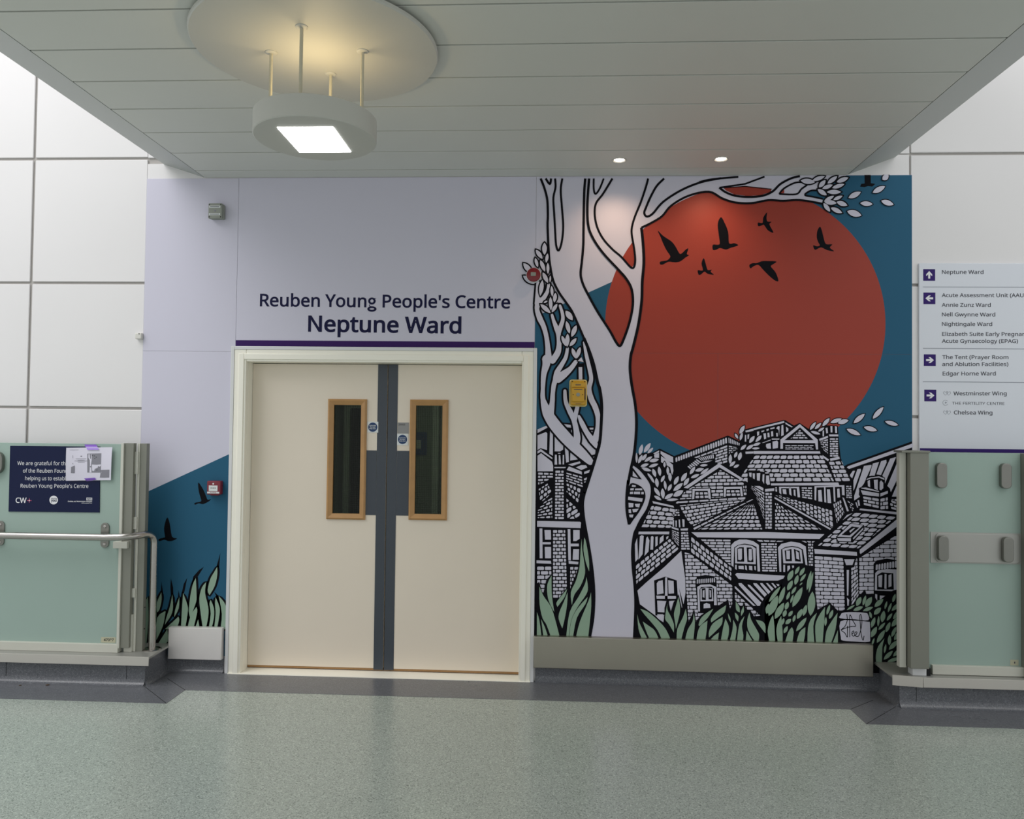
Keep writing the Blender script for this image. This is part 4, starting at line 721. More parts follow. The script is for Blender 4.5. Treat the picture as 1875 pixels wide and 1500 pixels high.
# ------------------------------------------------------------------ wall devices
p = at(397, 387, -.0); jb = thing('junction_box', tuple(at(399, 388, -.004)), 'grey junction box high on the wall left of the ward name', 'junction box')
JX0, JX1, JZ0, JZ1 = at(381, 388, -.055).x, at(406.5, 388, -.055).x, at(393, 400, -.055).z, at(393, 372, -.055).z
m = MB(); m.box(JX0 + .004, JX1 + .003, -0.038, -0.004, JZ0 + .002, JZ1 - .002, 'plastic_grey', 0.006); m.build('body', jb)
m = MB(); m.box(JX0, JX1, -0.056, -0.037, JZ0, JZ1, 'plastic_grey', 0.006); m.build('lid', jb)
for x in (JX0 + .009, JX1 - .009):
    for z in (JZ0 + .010, JZ1 - .010): m = MB(); m.lathe([(.0042, 0), (.0042, -.0015)], (x, -.056, z), 'plastic_black', 'y', 12); m.build('screw', jb)
for z in (JZ1 - .025, JZ0 + .029):
    m = MB(); m.box(JX0 + .008, JX1 - .012, -.0572, -.0558, z - .007, z + .007, 'label_white'); m.box(JX0 + .014, JX1 - .018, -.0578, -.057, z - .002, z + .002, 'print_dark'); tag(m.build('label_strip', jb, smooth=0), 'white label strip')
m = MB(); m.lathe([(.006, 0), (.006, -.0015)], ((JX0 + JX1) / 2, -.056, (JZ0 + JZ1) / 2), 'print_grey', 'y', 14); m.build('indicator', jb)

def hexa(px, py, Y): return at(px, py, Y)
c = at(391.5, 893.5, -.045); cp = thing('fire_call_point', (c.x, -.004, c.z), 'red fire alarm call point on the blue strip left of the door', 'fire call point')
w, h = .093, .093
m = MB(); m.box(c.x - w / 2, c.x + w / 2, -.050, -.004, c.z - h / 2, c.z + h / 2, 'plastic_red', .006); m.build('housing', cp)
m = MB(); m.box(c.x - .032, c.x + .028, -.0515, -.0495, c.z - .022, c.z + .016, 'label_white', .0006); fp = m.build('press_panel', cp); tag(fp, 'white press panel')
m = MB()
for dx, pts in ((-.0145, ((-.0055, 0), (.004, .0045), (.004, -.0045))), (0, ((-.0035, -.0035), (.0035, -.0035), (.0035, .0035), (-.0035, .0035))), (.0145, ((.0055, 0), (-.004, .0045), (-.004, -.0045)))):
    m.flat([[(c.x - .002 + dx + a, c.z - .001 + b) for a, b in pts]], -.0518, 'plastic_black')
tag(m.build('arrow_marks', cp, smooth=0), 'black arrows and dot')
m = MB(); m.box(c.x - .042, c.x + .041, -.0535, -.0495, c.z - .037, c.z - .026, 'label_white', .001); text_into(m, 'FIRE', c.x - .02, c.x + .02, c.z - .0335, c.z - .0335, .005, -.0538, 'plastic_red', 6, False); tag(m.build('flap_edge', cp, smooth=0), 'pale flap edge with red wording')
m = MB(); disc(m, c.x - .002, c.z + .028, .006, -.0515, -.0495, 'label_white', 20); tag(m.build('emblem', cp), 'pale flame emblem')
m = MB(); m.box(c.x - .03, c.x + .027, -.03, -.008, c.z - h / 2 - .006, c.z - h / 2, 'plastic_darkred', .002); m.build('lower_lip', cp)

c = at(1059, 719.5, -.05); yc = thing('alarm_call_point', (c.x, -.006, c.z), 'yellow call point in a clear cover mounted on the painted tree', 'alarm call point')
w, h = .112, .172
m = MB(); m.box(c.x - w / 2 + .004, c.x + w / 2 - .004, -.045, -.006, c.z - h / 2 + .004, c.z + h / 2 - .004, 'plastic_yellow', .010); m.build('body', yc)
m = MB(); m.prism(rrect(c.x, c.z, w + .006, h + .008, .016), -.012, -.006, 'plastic_clear_rim', 'y', .002); tag(m.build('cover_flange', yc), 'clear plastic flange')
m = MB(); m.box(c.x - .044, c.x + .040, -.062, -.044, c.z - .060, c.z + .033, 'plastic_yellow', .006); fp = m.build('press_box', yc)
s = MB(); s.lathe([(.0125, 0), (.0125, -.002), (.010, -.003)], (c.x - .002, -.062, c.z - .012), 'plastic_grey', 'y', 24); tag(s.build('button', fp), 'grey button')
for dx in (-.032, .030): s = MB(); s.lathe([(.0035, 0), (.0035, -.001)], (c.x - .002 + dx, -.062, c.z - .012), 'screw_dark', 'y', 10); s.build('dot', fp)
m = MB(); m.box(c.x - .046, c.x + .048, -.052, -.044, c.z + .036, c.z + .070, 'plastic_yellow', .004); m.build('upper_box', yc)
m = MB(); m.box(c.x - .02, c.x + .016, -.0530, -.0515, c.z + .050, c.z + .056, 'print_dark'); m.build('printed_mark', yc, smooth=0); m = MB(); m.box(c.x - .03, c.x + .026, -.0625, -.0615, c.z + .020, c.z + .024, 'print_dark'); m.build('printed_mark', yc, smooth=0); m = MB(); m.box(c.x - .018, c.x + .02, -.0455, -.0445, c.z - .074, c.z - .071, 'print_dark'); m.build('printed_mark', yc, smooth=0)
m = MB(); m.box(c.x + .042, c.x + .048, -.05, -.043, c.z - .045, c.z + .03, 'plastic_black', .001); m.build('hinge', yc)
for dx in (-.040, .042): m = MB(); m.lathe([(.004, 0), (.004, -.001)], (c.x + dx, -.0452, c.z + .076), 'screw_dark', 'y', 10); m.build('screw', yc)

c = at(977, 503, -.04); bs = thing('fire_beacon', (c.x, -.006, c.z), 'round red fire beacon with a white rim on the wall right of the ward name', 'fire beacon')
m = MB(); m.lathe([(.0505, 0), (.0505, -.022), (.048, -.026)], (c.x, -.006, c.z), 'label_white', 'y', 48); tag(m.build('rim', bs), 'white rim')
m = MB(); m.lathe([(.047, 0), (.047, -.018), (.043, -.028), (.020, -.033)], (c.x, -.02, c.z), 'plastic_darkred', 'y', 48); m.build('lens', bs)
m = MB(); m.box(c.x - .019, c.x + .016, -.0575, -.050, c.z - .012, c.z + .014, 'plastic_grey', .004); tag(m.build('lamp_window', bs), 'small pale window')

c = at(254.5, 615.3, -.02); sn = thing('sensor', (c.x, 0, c.z), 'tiny cream sensor box on the white panels left of the lilac strip', 'sensor')
m = MB(); m.box(c.x - .024, c.x + .022, -.030, 0, c.z - .022, c.z + .021, 'plastic_white', .006); m.build('body', sn)
m = MB(); m.lathe([(.004, 0), (.004, -.0012)], (c.x + .006, -.030, c.z + .014), 'plastic_black', 'y', 12); m.build('eye', sn)

# ------------------------------------------------------------------ lamps
PX, PYY = -1.056, -1.825
pl = thing('pendant_light', (PX, PYY, CEIL), 'round white pendant light hanging from a large ceiling disc by four rods', 'pendant light')
m = MB(); m.lathe([(0.525, 0), (0.536, -.004), (0.536, -.016), (0.531, -.022)], (PX, PYY, 3.362), 'lamp_white', 'z', 96); m.build('ceiling_disc', pl)
ZD1, ZD0, RD = 3.038, 2.947, 0.267
m = MB(); m.lathe([(0.255, 0.003), (RD - .003, 0.003), (RD, 0), (RD, ZD0 - ZD1), (RD - .004, ZD0 - ZD1 - .003)], (PX, PYY, ZD1), 'lamp_white', 'z', 96); m.build('drum', pl)
for dx, dy in ((-.208, 0), (.205, 0), (0, -.216), (0, .216)):
    m = MB(); m.lathe([(0.0075, 0), (0.0075, 3.342 - ZD1)], (PX + dx, PYY + dy, ZD1), 'rod_cream', 'z', 20); ro = m.build('rod', pl)
    m = MB(); m.lathe([(0.026, 0), (0.026, -.003), (0.020, -.006), (0.010, -.007)], (PX + dx, PYY + dy, 3.340), 'lamp_white', 'z', 28); m.build('collar', ro)
m = MB(); m.box(PX - .121, PX + .121, PYY - .148, PYY + .148, ZD0 - .006, ZD0 - .0025, 'diffuser_lit'); tag(m.build('diffuser', pl), 'glowing white diffuser')
l = bpy.data.lights.new('pendant_uplight', 'AREA'); l.shape = 'DISK'; l.size = 0.22; l.energy = 1.25; l.color = (1.0, 0.76, 0.40)
o = bpy.data.objects.new('pendant_uplight', l); C.objects.link(o); o.location = (PX, PYY, ZD1 + 0.012); o.rotation_euler = (R(180), 0, 0)
def downlight(x, y, tilt, label):
    d = thing('downlight', (x, y, CEIL), label, 'downlight', 'downlights in the soffit')
    m = MB(); m.lathe([(0.046, 0.006), (0.046, -.002), (0.040, -.005), (0.033, -.001), (0.033, .004)], (x, y, CEIL), 'lamp_white', 'z', 40, close=False); m.build('bezel', d)
    m = MB(); m.lathe([(0.0325, 0.0), (0.024, -.004), (0.0001, -.006)], (x, y, CEIL + .0005), 'bulb_lit', 'z', 32, close=False); m.build('lamp', d)
    l = bpy.data.lights.new('downlight_beam', 'SPOT'); l.energy = 11; l.color = (1.0, 0.66, 0.42); l.spot_size = R(120); l.spot_blend = 1.0; l.shadow_soft_size = 0.04
    o = bpy.data.objects.new('downlight_beam', l); C.objects.link(o); o.location = (x, y, CEIL - .02); o.rotation_euler = (Vector((x + tilt, 0, 2.25)) - o.location).to_track_quat('-Z', 'Y').to_euler()
downlight(0.415, -0.315, -.02, 'left recessed downlight in the soffit, above the forked tree')
downlight(1.046, -0.324, -.05, 'right recessed downlight in the soffit, above the birds')

# crumbs on the floor border
for px, py, s in ((87, 1255.5, .012), (37, 1256, .008)):
    d = FWD + (px - 937.5) / FPX * RT - (py - 750) / FPX * UP; t = -CAM_H / d.z; P = Vector((d.x * t, -CAM_D + d.y * t, 0.002))
    b = bmesh.new(); bmesh.ops.create_icosphere(b, subdivisions=2, radius=1)
    for v in b.verts: v.co = Vector((v.co.x * s * (1 + .3 * math.sin(v.co.y * 5)), v.co.y * s * .7, max(-.2, v.co.z) * s * .4)) + P + Vector((0, 0, s * .08))
    m = MB(); m.bm(b, 'crumb_brown'); tag(m.build('dried_leaf', None, origin=P), ('larger' if s > .01 else 'smaller') + ' brown scrap lying on the grey border below the plaque', 'scrap')

# ------------------------------------------------------------------ printed mural
# outlines were read off the photograph in enlarged views; FR turns a view's coordinates into photograph ones
FR = {'X': (0, 0, 1), 'A': (960, 300, 4.1667), 'B': (1280, 300, 4.1675), 'C': (960, 600, 5), 'D': (960, 880, 4.6867), 'E': (1140, 760, 6.25), 'F': (1400, 730, 5.557), 'G': (1150, 940, 6), 'H': (1400, 960, 5.357),
      'I': (975, 760, 10.714), 'J': (975, 880, 12.5), 'K': (1380, 750, 10.714), 'L': (1480, 840, 8.333), 'M': (1380, 860, 9.375), 'N': (1340, 970, 10.714), 'O': (1480, 1080, 10.417), 'P': (970, 430, 5.556), 'Q': (240, 820, 3.945)}
def P(f, *n):
    """points of view f as photograph pairs"""
    ox, oy, s = FR[f]; return [(ox + n[i] / s, oy + n[i + 1] / s) for i in range(0, len(n), 2)]
def spline(pts, closed=True, k=5):
    n = len(pts); o = []
    for i in range(n if closed else n - 1):
        p0, p1, p2, p3 = (pts[(i + j) % n] if closed else pts[min(max(i + j, 0), n - 1)] for j in (-1, 0, 1, 2))
        for t in [q / k for q in range(k)]:
            o.append(tuple(0.5 * (2 * p1[c] + (p2[c] - p0[c]) * t + (2 * p0[c] - 5 * p1[c] + 4 * p2[c] - p3[c]) * t * t + (3 * p1[c] - p0[c] - 3 * p2[c] + p3[c]) * t ** 3) for c in (0, 1)))
    if not closed: o.append(pts[-1])
    return o
def blade(pts, slim=1.0):
    """smooth outline that keeps its sharp tips"""
    n = len(pts); cor = []
    for i in range(n):
        a, b = Vector(pts[i]) - Vector(pts[i - 1]), Vector(pts[(i + 1) % n]) - Vector(pts[i])
        if a.length > 1e-6 and b.length > 1e-6 and a.angle(b) > 1.15: cor.append(i)
    if not cor: o = spline(pts, True, 3)
    else:
        o = []
        for j, i in enumerate(cor):
            e = cor[(j + 1) % len(cor)]; e = e + n if e <= i else e
            o += spline([pts[q % n] for q in range(i, e + 1)], False, 3)[:-1]
    cx = sum(p[0] for p in o) / len(o); return [(cx + (p[0] - cx) * slim, p[1]) for p in o]
def clip(poly, cv, inset=0.0):
    """cut a polygon by a convex outline (optionally drawn in by inset)"""
    s = 1 if _area(cv) > 0 else -1; out = list(poly)
    for i in range(len(cv)):
        a, b = cv[i], cv[(i + 1) % len(cv)]; dx, dy = b[0] - a[0], b[1] - a[1]; L = math.hypot(dx, dy)
        if L < 1e-9: continue
        nx, ny = -dy / L * s, dx / L * s
        f = lambda p: (p[0] - a[0]) * nx + (p[1] - a[1]) * ny - inset
        inp, out = out, []
        for j in range(len(inp)):
            p, q = inp[j], inp[(j + 1) % len(inp)]; fp, fq = f(p), f(q)
            if fp >= 0: out.append(p)
            if (fp >= 0) != (fq >= 0): t = fp / (fp - fq); out.append((p[0] + (q[0] - p[0]) * t, p[1] + (q[1] - p[1]) * t))
        if len(out) < 3: return []
    return out
def chaikin(p, k):
    o = []
    for i in range(len(p)):
        a, b = p[i], p[(i + 1) % len(p)]; o += [(a[0] + (b[0] - a[0]) * k, a[1] + (b[1] - a[1]) * k), (b[0] - (b[0] - a[0]) * k, b[1] - (b[1] - a[1]) * k)]
    return o
class Art:
    """one printed area of the mural; every shape lies a hair in front of the one before it"""
    lay = 0
    def __init__(s): s.mb = MB()
    @staticmethod
    def step(): Art.lay += 1
    def Y(s): return -0.0046 - Art.lay * 0.00006
    def loops(s, L, m):
        Y = s.Y(); W = [[((q := at(p[0], p[1], Y)).x, max(.113, min(q.z, CEIL - .001))) for p in lp] for lp in L]; s.mb.flat(W, Y, m)
    def poly(s, pts, m): s.loops([pts], m)
    def polys(s, f, m, *lists):
        for l in lists: s.poly(P(f, *l), m)
    def line(s, pts, w, m='vinyl_black', closed=False):
        Y = s.Y(); n = len(pts); q = [at(p[0], p[1], Y) for p in pts]; stroke(s.mb, [(v.x, v.z) for v in q], w * CAM_D / FPX if not isinstance(w, list) else [a * CAM_D / FPX for a in w], Y, m, closed)
    def ribbon(s, f, pts, extra, m):
        """limb given as x, y, half width triples"""
        ox, oy, sc = FR[f]; c = [(ox + pts[i] / sc, oy + pts[i + 1] / sc) for i in range(0, len(pts), 3)]; r = [pts[i] / sc for i in range(2, len(pts), 3)]
        k = 5; cc = spline(c, False, k); rr = []
        for i in range(len(r) - 1): rr += [r[i] + (r[i + 1] - r[i]) * t / k for t in range(k)]
        rr.append(r[-1]); Art.lay += 0.3; s.line(cc, [2 * (a + extra) for a in rr], m)
        for e, a in ((cc[0], rr[0]), (cc[-1], rr[-1])):
                Art.lay += 0.3; s.poly([(e[0] + (a + extra) * math.cos(t * math.pi / 6), e[1] + (a + extra) * math.sin(t * math.pi / 6)) for t in range(12)], m)
    def lens(s, f, x0, y0, x1, y1, w, m, out=0.0, mo='vinyl_black'):
        (a, b) = P(f, x0, y0, x1, y1); sc = FR[f][2]; w = w / sc / 2; dx, dy = b[0] - a[0], b[1] - a[1]; L = math.hypot(dx, dy); ux, uy = dx / L, dy / L
        def shape(e):
            up, dn = [], []
            for i in range(9):
                t = i / 8; h = (w + e) * math.sin(math.pi * t) ** 0.75 * (1.06 - 0.12 * t); q = -e * 1.3 + (L + 2.6 * e) * t
                up.append((a[0] + ux * q - uy * h, a[1] + uy * q + ux * h)); dn.append((a[0] + ux * q + uy * h, a[1] + uy * q - ux * h))
            return up + dn[-2:0:-1]
        Art.lay += 0.12
        if out: s.poly(shape(out), mo); Art.step(); s.poly(shape(0), m); Art.lay -= 1
        else: s.poly(shape(0), m)
    def lenses(s, f, m, out, *ls):
        for l in ls: s.lens(f, *l, m, out)
    def grid(s, f, quad, rows, cols, gap=1.4, m='vinyl_white', cut=None, stag=0.5, soft=0.12, jit=0.10, wob=0.0, cutin=1.2):
        """courses of bricks or tiles inside a quad (top left, top right, bottom right, bottom left), cut to a convex outline"""
        q = P(f, *quad); cv = P(f, *cut) if cut else None
        def bl(u, v): return ((q[0][0] * (1 - u) + q[1][0] * u) * (1 - v) + (q[3][0] * (1 - u) + q[2][0] * u) * v, (q[0][1] * (1 - u) + q[1][1] * u) * (1 - v) + (q[3][1] * (1 - u) + q[2][1] * u) * v)
        nr = max(1, round(rows))
        for r in range(nr):
            v0, v1 = r / nr, (r + 1) / nr; x = -(stag if r % 2 else 0.0); edges = []
            while x < cols: edges.append(x); x += 1 + random.uniform(-jit, jit)
            edges.append(cols if cols - edges[-1] > 0.25 else edges.pop() * 0 + cols)
            for i in range(len(edges) - 1):
                u0, u1 = max(0, edges[i] / cols), min(1, edges[i + 1] / cols)
                if u1 - u0 < 0.12 / cols: continue
                w = [random.uniform(-wob, wob) for _ in range(8)]
                c = [bl(u0 + w[0] / cols, v0 + w[1] / nr), bl(u1 + w[2] / cols, v0 + w[3] / nr), bl(u1 + w[4] / cols, v1 + w[5] / nr), bl(u0 + w[6] / cols, v1 + w[7] / nr)]
                c = clip(c, c, gap / 2)
                if len(c) < 3: continue
                if cv: c = clip(c, cv, cutin)
                if len(c) < 3 or abs(_area(c)) < 2.2: continue
                s.poly(chaikin(c, soft) if soft else c, m)
    def bars(s, f, quad, n, gap=1.3, m='vinyl_white', soft=0.16):
        q = P(f, *quad)
        for i in range(n):
            u0, u1 = i / n, (i + 1) / n; L = lambda a, b, t: (a[0] + (b[0] - a[0]) * t, a[1] + (b[1] - a[1]) * t)
            c = [L(q[0], q[1], u0), L(q[0], q[1], u1), L(q[3], q[2], u1), L(q[3], q[2], u0)]; c = clip(c, c, gap / 2)
            if len(c) > 2: s.poly(chaikin(c, soft), m)
    def done(s, name, parent, label=None):
        o = s.mb.build(name, parent, smooth=0)
        if label: o['label'] = label
        return o
WH, BK, GN, BL, RD_ = 'vinyl_white', 'vinyl_black', 'vinyl_green', 'vinyl_blue', 'vinyl_red'

mural = thing('mural', (1.13, 0, 0.2), 'large printed mural of a forked tree, red sun and rooftops right of the door', 'mural')
m = MB(); a = at(1669.6, 560).x; m.box(HX1 + .001, a, -0.0046, 0.0, 0.112, CEIL - .002, 'vinyl_white', 0.0006); m.build('backing_panel', mural)
MX0, MX1 = 975, 1669
# blue sky below the slanting edge
Art.step(); g = Art(); tl = at(1670, 318); 
xl = HX1 + .0012; dz = lambda x, y: at(x, y)
def edge_z(x):  # the slanting edge of the blue runs right across the wall
    p, q = at(989, 576), at(1551, 321); return p.z + (q.z - p.z) * (x - p.x) / (q.x - p.x)
xt = at(1551, 321).x; zt = CEIL - .003; xe = xl + (xt - xl) * (zt - edge_z(xl)) / (edge_z(xt) - edge_z(xl))
g.mb.flat([[(xl, .113), (a - .0006, .113), (a - .0006, zt), (xe, zt), (xl, edge_z(xl))]], g.Y(), BL); g.done('blue_sky', mural, 'blue lower sky')
# the sun
pts = [(1621, 600), (1552, 764), (1581.8, 730), (1119.6, 517), (1108.8, 583), (1172, 760), (1262, 824), (1217, 798), (1488.8, 369.6), (1534, 405.6), (1568, 444), (1604, 504), (1620.7, 588)]
w3 = [at(*p) for p in pts]
def fit_circle(ps):
    sx = [[0.0] * 4 for _ in range(3)]
    for p in ps:
        r = (2 * p.x, 2 * p.z, 1.0); t = p.x ** 2 + p.z ** 2
        for i in range(3):
            for j in range(3): sx[i][j] += r[i] * r[j]
            sx[i][3] += r[i] * t
    s_ = Matrix([row[:3] for row in sx]).inverted() @ Vector([row[3] for row in sx]); return s_[0], s_[1], math.sqrt(s_[2] + s_[0] ** 2 + s_[1] ** 2)
SX, SZ, SR = fit_circle(w3)
Art.step(); g = Art(); g.mb.flat([[(SX + SR * math.cos(2 * math.pi * i / 160), SZ + SR * math.sin(2 * math.pi * i / 160)) for i in range(160)]], g.Y(), RD_); g.done('red_sun', mural, 'large red sun disc')
# panel seam across the print
Art.step(); g = Art(); g.line([(1100, 646.5), (1380, 647.5), (1669, 649.5)], .4, 'seam_grey'); g.line([(1314.5, 648), (1314, 815)], .4, 'seam_grey'); g.done('panel_seam', mural)
# birds
def bird(f, pts, parent=None):
    g = Art(); g.poly(spline(P(f, *pts), True, 3), BK); return g.done('bird', parent or mural, 'black flying bird')
Art.step()
bird('A', (1018, 510, 1060, 550, 1120, 590, 1150, 625, 1185, 685, 1205, 680, 1235, 652, 1252, 648, 1240, 688, 1257, 698, 1232, 714, 1190, 745, 1150, 752, 1100, 748, 1060, 768, 1037, 768, 1035, 748, 1060, 742, 1090, 736, 1110, 718, 1112, 700, 1085, 660, 1060, 610, 1040, 560))
bird('B', (170, 408, 150, 430, 142, 470, 150, 540, 158, 608, 140, 618, 105, 618, 106, 657, 135, 655, 160, 643, 205, 655, 240, 642, 275, 632, 299, 620, 270, 606, 245, 610, 228, 600, 222, 520, 195, 450))
bird('B', (519, 370, 490, 410, 484, 452, 450, 448, 452, 476, 480, 470, 495, 466, 520, 502, 545, 520, 568, 524, 545, 480, 537, 458, 553, 443, 522, 440, 515, 410))
bird('B', (922, 481, 903, 510, 898, 560, 910, 600, 922, 622, 900, 630, 871, 622, 885, 657, 930, 638, 975, 658, 1032, 668, 998, 640, 1017, 614, 968, 612, 950, 560, 936, 505))
bird('B', (384, 772, 410, 758, 440, 758, 480, 743, 530, 742, 592, 747, 552, 775, 552, 790, 585, 830, 606, 890, 585, 894, 540, 860, 490, 810, 455, 773, 420, 780, 392, 798))
bird('A', (1369, 720, 1352, 760, 1363, 808, 1350, 815, 1323, 813, 1330, 847, 1350, 843, 1375, 823, 1400, 840, 1447, 847, 1422, 824, 1431, 807, 1400, 810, 1385, 765))
g = Art(); g.polys('B', BK, (1262, 84, 1310, 84, 1311, 148, 1345, 153, 1322, 174, 1290, 170, 1262, 178, 1228, 174, 1238, 153, 1264, 150)); g.done('bird', mural, 'black bird cut off by the ceiling')

# ---- rooftops: black ground first, then white shapes
Art.step(); g = Art()
g.poly(P('E', 118, 600, 140, 480, 150, 450, 175, 440, 340, 430, 425, 385, 590, 470, 1205, 235, 1290, 275, 1340, 300, 1400, 165) + P('K', 0, 345, 590, 205, 620, 210, 790, 315, 900, 263, 1080, 380, 1280, 380, 1340, 350) + P('F', 575, 290, 600, 272, 745, 275, 758, 440, 775, 600, 805, 690, 845, 668, 1500, 435) + [(1669, 808), (1669, 1250), (1158, 1250), (1150, 1000), (1158, 880)], BK)
g.poly(P('I', 40, 312, 310, 190, 480, 140, 760, 160, 1100, 215, 1240, 220, 1340, 300, 1330, 500, 1240, 800, 1040, 1400) + P('D', 520, 100, 510, 330, 560, 600, 600, 900, 590, 1180, 565, 1360, 84, 1360, 88, 900), BK)
Art.step()
# left house seen past the trunk
g.polys('I', WH, (98, 285, 285, 205, 310, 240, 98, 355), (510, 160, 765, 200, 770, 250, 545, 230), (98, 400, 265, 335, 290, 360, 285, 690, 160, 650, 98, 690), (345, 285, 400, 345, 400, 800, 330, 760), (435, 400, 605, 580, 600, 680, 540, 715, 435, 715),
  (575, 270, 620, 280, 625, 330), (670, 285, 715, 285, 720, 400, 672, 360), (755, 290, 790, 290, 795, 370, 755, 405), (630, 600, 705, 680, 715, 920, 660, 935), (745, 720, 890, 870, 740, 895), (700, 970, 930, 910, 945, 945, 780, 1000),
  (850, 1030, 950, 985, 1050, 985, 1075, 1030, 960, 1080), (715, 1010, 965, 1110, 970, 1170, 670, 1080), (1015, 1115, 1130, 1075, 1110, 1130, 1015, 1160), (98, 710, 165, 670, 390, 840, 390, 870, 165, 720, 98, 760), (98, 800, 170, 750, 385, 920, 405, 1000, 405, 1105, 98, 1105),
  (440, 780, 475, 780, 485, 975, 432, 975), (515, 790, 545, 790, 560, 970, 515, 970), (595, 785, 620, 785, 620, 970, 590, 970), (430, 1020, 655, 1020, 645, 1045, 430, 1045), (500, 745, 550, 745, 550, 760, 500, 760), (1150, 835, 1225, 810, 1215, 865), (930, 210, 965, 270, 940, 270),
  (1115, 250, 1205, 250, 1205, 285, 1125, 285), (1150, 315, 1200, 320, 1195, 385, 1160, 385), (960, 310, 1000, 330, 1060, 480, 1150, 590, 1235, 690, 1235, 770, 1130, 795, 1000, 690, 955, 590), (1010, 1250, 1070, 1225, 1055, 1280, 1010, 1280), (1010, 1310, 1050, 1300, 1040, 1325, 1010, 1325))
g.grid('I', (98, 1118, 412, 1128, 412, 1410, 98, 1440), 5, 2.6, 2.2, cut=(98, 1112, 414, 1130, 414, 1235, 98, 1405))
g.grid('X', (1016, 861, 1032.8, 861, 1033.3, 951.8, 1015.2, 951.6), 16, 1.5, 1.9, jit=.05)
g.grid('I', (655, 1115, 980, 1200, 1000, 1435, 648, 1310), 4, 2.4, 2.2)
g.grid('J', (120, 150, 340, 20, 490, 330, 180, 590), 4, 3, 2.2, cut=(105, 200, 330, 60, 470, 20, 475, 250, 330, 420, 105, 580), soft=.2, wob=.06)
g.grid('J', (105, 560, 475, 350, 475, 880, 105, 880), 6, 3, 2.2, cut=(105, 640, 280, 470, 465, 365, 468, 875, 105, 875), soft=.2, wob=.08)
g.grid('J', (770, 40, 1120, 190, 1050, 540, 740, 270), 3, 4, 2.2, cut=(765, 45, 1130, 180, 1130, 400, 1040, 525, 765, 270), soft=.2, wob=.06)
g.grid('J', (740, 420, 960, 330, 1180, 760, 800, 1000), 5, 2, 2.4, cut=(762, 375, 1095, 690, 1100, 892, 765, 892), soft=.2, wob=.07)
g.polys('J', WH, (105, 925, 1090, 945, 1110, 965, 1100, 1090, 105, 1060))
g.polys('D', WH, (130, 412, 155, 412, 157, 668, 132, 668), (157, 530, 228, 530, 228, 548, 157, 548), (173, 425, 228, 425, 230, 508, 178, 508), (175, 570, 230, 570, 230, 668, 178, 668), (372, 418, 395, 418, 400, 685, 378, 685), (395, 542, 468, 542, 468, 565, 398, 565),
  (420, 425, 475, 425, 475, 500, 445, 520, 420, 520), (420, 590, 470, 590, 468, 680, 415, 680), (105, 685, 228, 690, 232, 715, 105, 710), (380, 690, 465, 698, 462, 720, 382, 715))
g.grid('D', (243, 422, 355, 422, 372, 1010, 243, 1010), 19, 2.5, 1.8, jit=.08); g.grid('D', (106, 735, 235, 735, 240, 965, 106, 965), 6, 2, 1.9); g.grid('D', (390, 738, 468, 738, 430, 930, 390, 930), 6, 2, 1.9)
# far block and parapet
g.polys('E', WH, (350, 440, 418, 405, 418, 425, 372, 450), (360, 455, 418, 432, 418, 490, 365, 490), (435, 412, 578, 482, 580, 548, 520, 530, 435, 445), (440, 470, 500, 510, 575, 570, 582, 640, 565, 700, 545, 600, 440, 540))
g.bars('E', (600, 488, 1195, 252, 1200, 325, 604, 545), 21); g.bars('E', (1207, 252, 1345, 320, 1340, 355, 1210, 325), 7)
g.grid('E', (603, 560, 1205, 338, 1205, 580, 603, 720), 7, 8, 1.6, cut=(603, 552, 1205, 333, 1205, 590, 1125, 570, 1060, 590, 603, 720))
g.grid('E', (1212, 345, 1335, 372, 1300, 420, 1212, 450), 4, 2.4, 1.5)
Art.step(); g.poly(P('E', 720, 640, 830, 520, 960, 455, 1060, 440, 1062, 560, 1050, 600, 860, 700), BK); Art.step()
g.bars('E', (735, 590, 850, 500, 905, 540, 790, 640), 6); g.bars('E', (855, 490, 1045, 445, 1050, 500, 905, 530), 8); g.polys('E', WH, (880, 550, 950, 525, 1030, 520, 960, 545))
g.lenses('E', WH, 0, (195, 460, 225, 335, 45), (245, 430, 320, 320, 48), (285, 440, 350, 375, 32), (160, 550, 160, 430, 25), (180, 555, 225, 455, 38), (225, 520, 275, 445, 38), (250, 535, 340, 475, 36), (305, 530, 415, 510, 42), (205, 590, 300, 560, 36), (300, 595, 410, 560, 36), (205, 605, 330, 640, 38))
Art.step()
def under(f, *ls): 
    for l in ls: g.lens(f, *l[:4], l[4], WH, 1.6)
under('E', (480, 600, 480, 535, 28), (345, 615, 378, 710, 42), (415, 590, 430, 700, 40), (515, 590, 520, 690, 32), (540, 660, 545, 760, 40), (285, 665, 365, 780, 36), (385, 720, 400, 830, 42), (440, 770, 480, 690, 35), (480, 750, 495, 860, 32), (455, 840, 465, 960, 45), (520, 870, 560, 790, 38), (590, 800, 640, 700, 45), (670, 760, 735, 660, 48), (700, 810, 760, 720, 44), (580, 870, 690, 780, 50), (770, 680, 830, 590, 40), (830, 640, 930, 615, 40), (780, 720, 880, 680, 36), (885, 580, 975, 572, 30), (480, 960, 580, 900, 45), (580, 930, 695, 865, 60), (360, 830, 430, 930, 42), (360, 925, 445, 975, 36), (500, 975, 640, 965, 30), (610, 1010, 655, 992, 22), (890, 680, 985, 610, 34))
under('E', (1350, 400, 1415, 340, 36), (1450, 320, 1510, 240, 42), (1530, 300, 1590, 235, 40), (1415, 395, 1500, 340, 38), (1490, 350, 1580, 320, 32), (1480, 385, 1570, 380, 26), (1340, 215, 1395, 120, 44), (1285, 212, 1322, 272, 28), (1345, 292, 1370, 200, 32), (1235, 450, 1230, 560, 38), (1280, 490, 1310, 420, 34), (1330, 520, 1355, 425, 44), (1225, 590, 1290, 530, 36), (1270, 602, 1335, 570, 32))
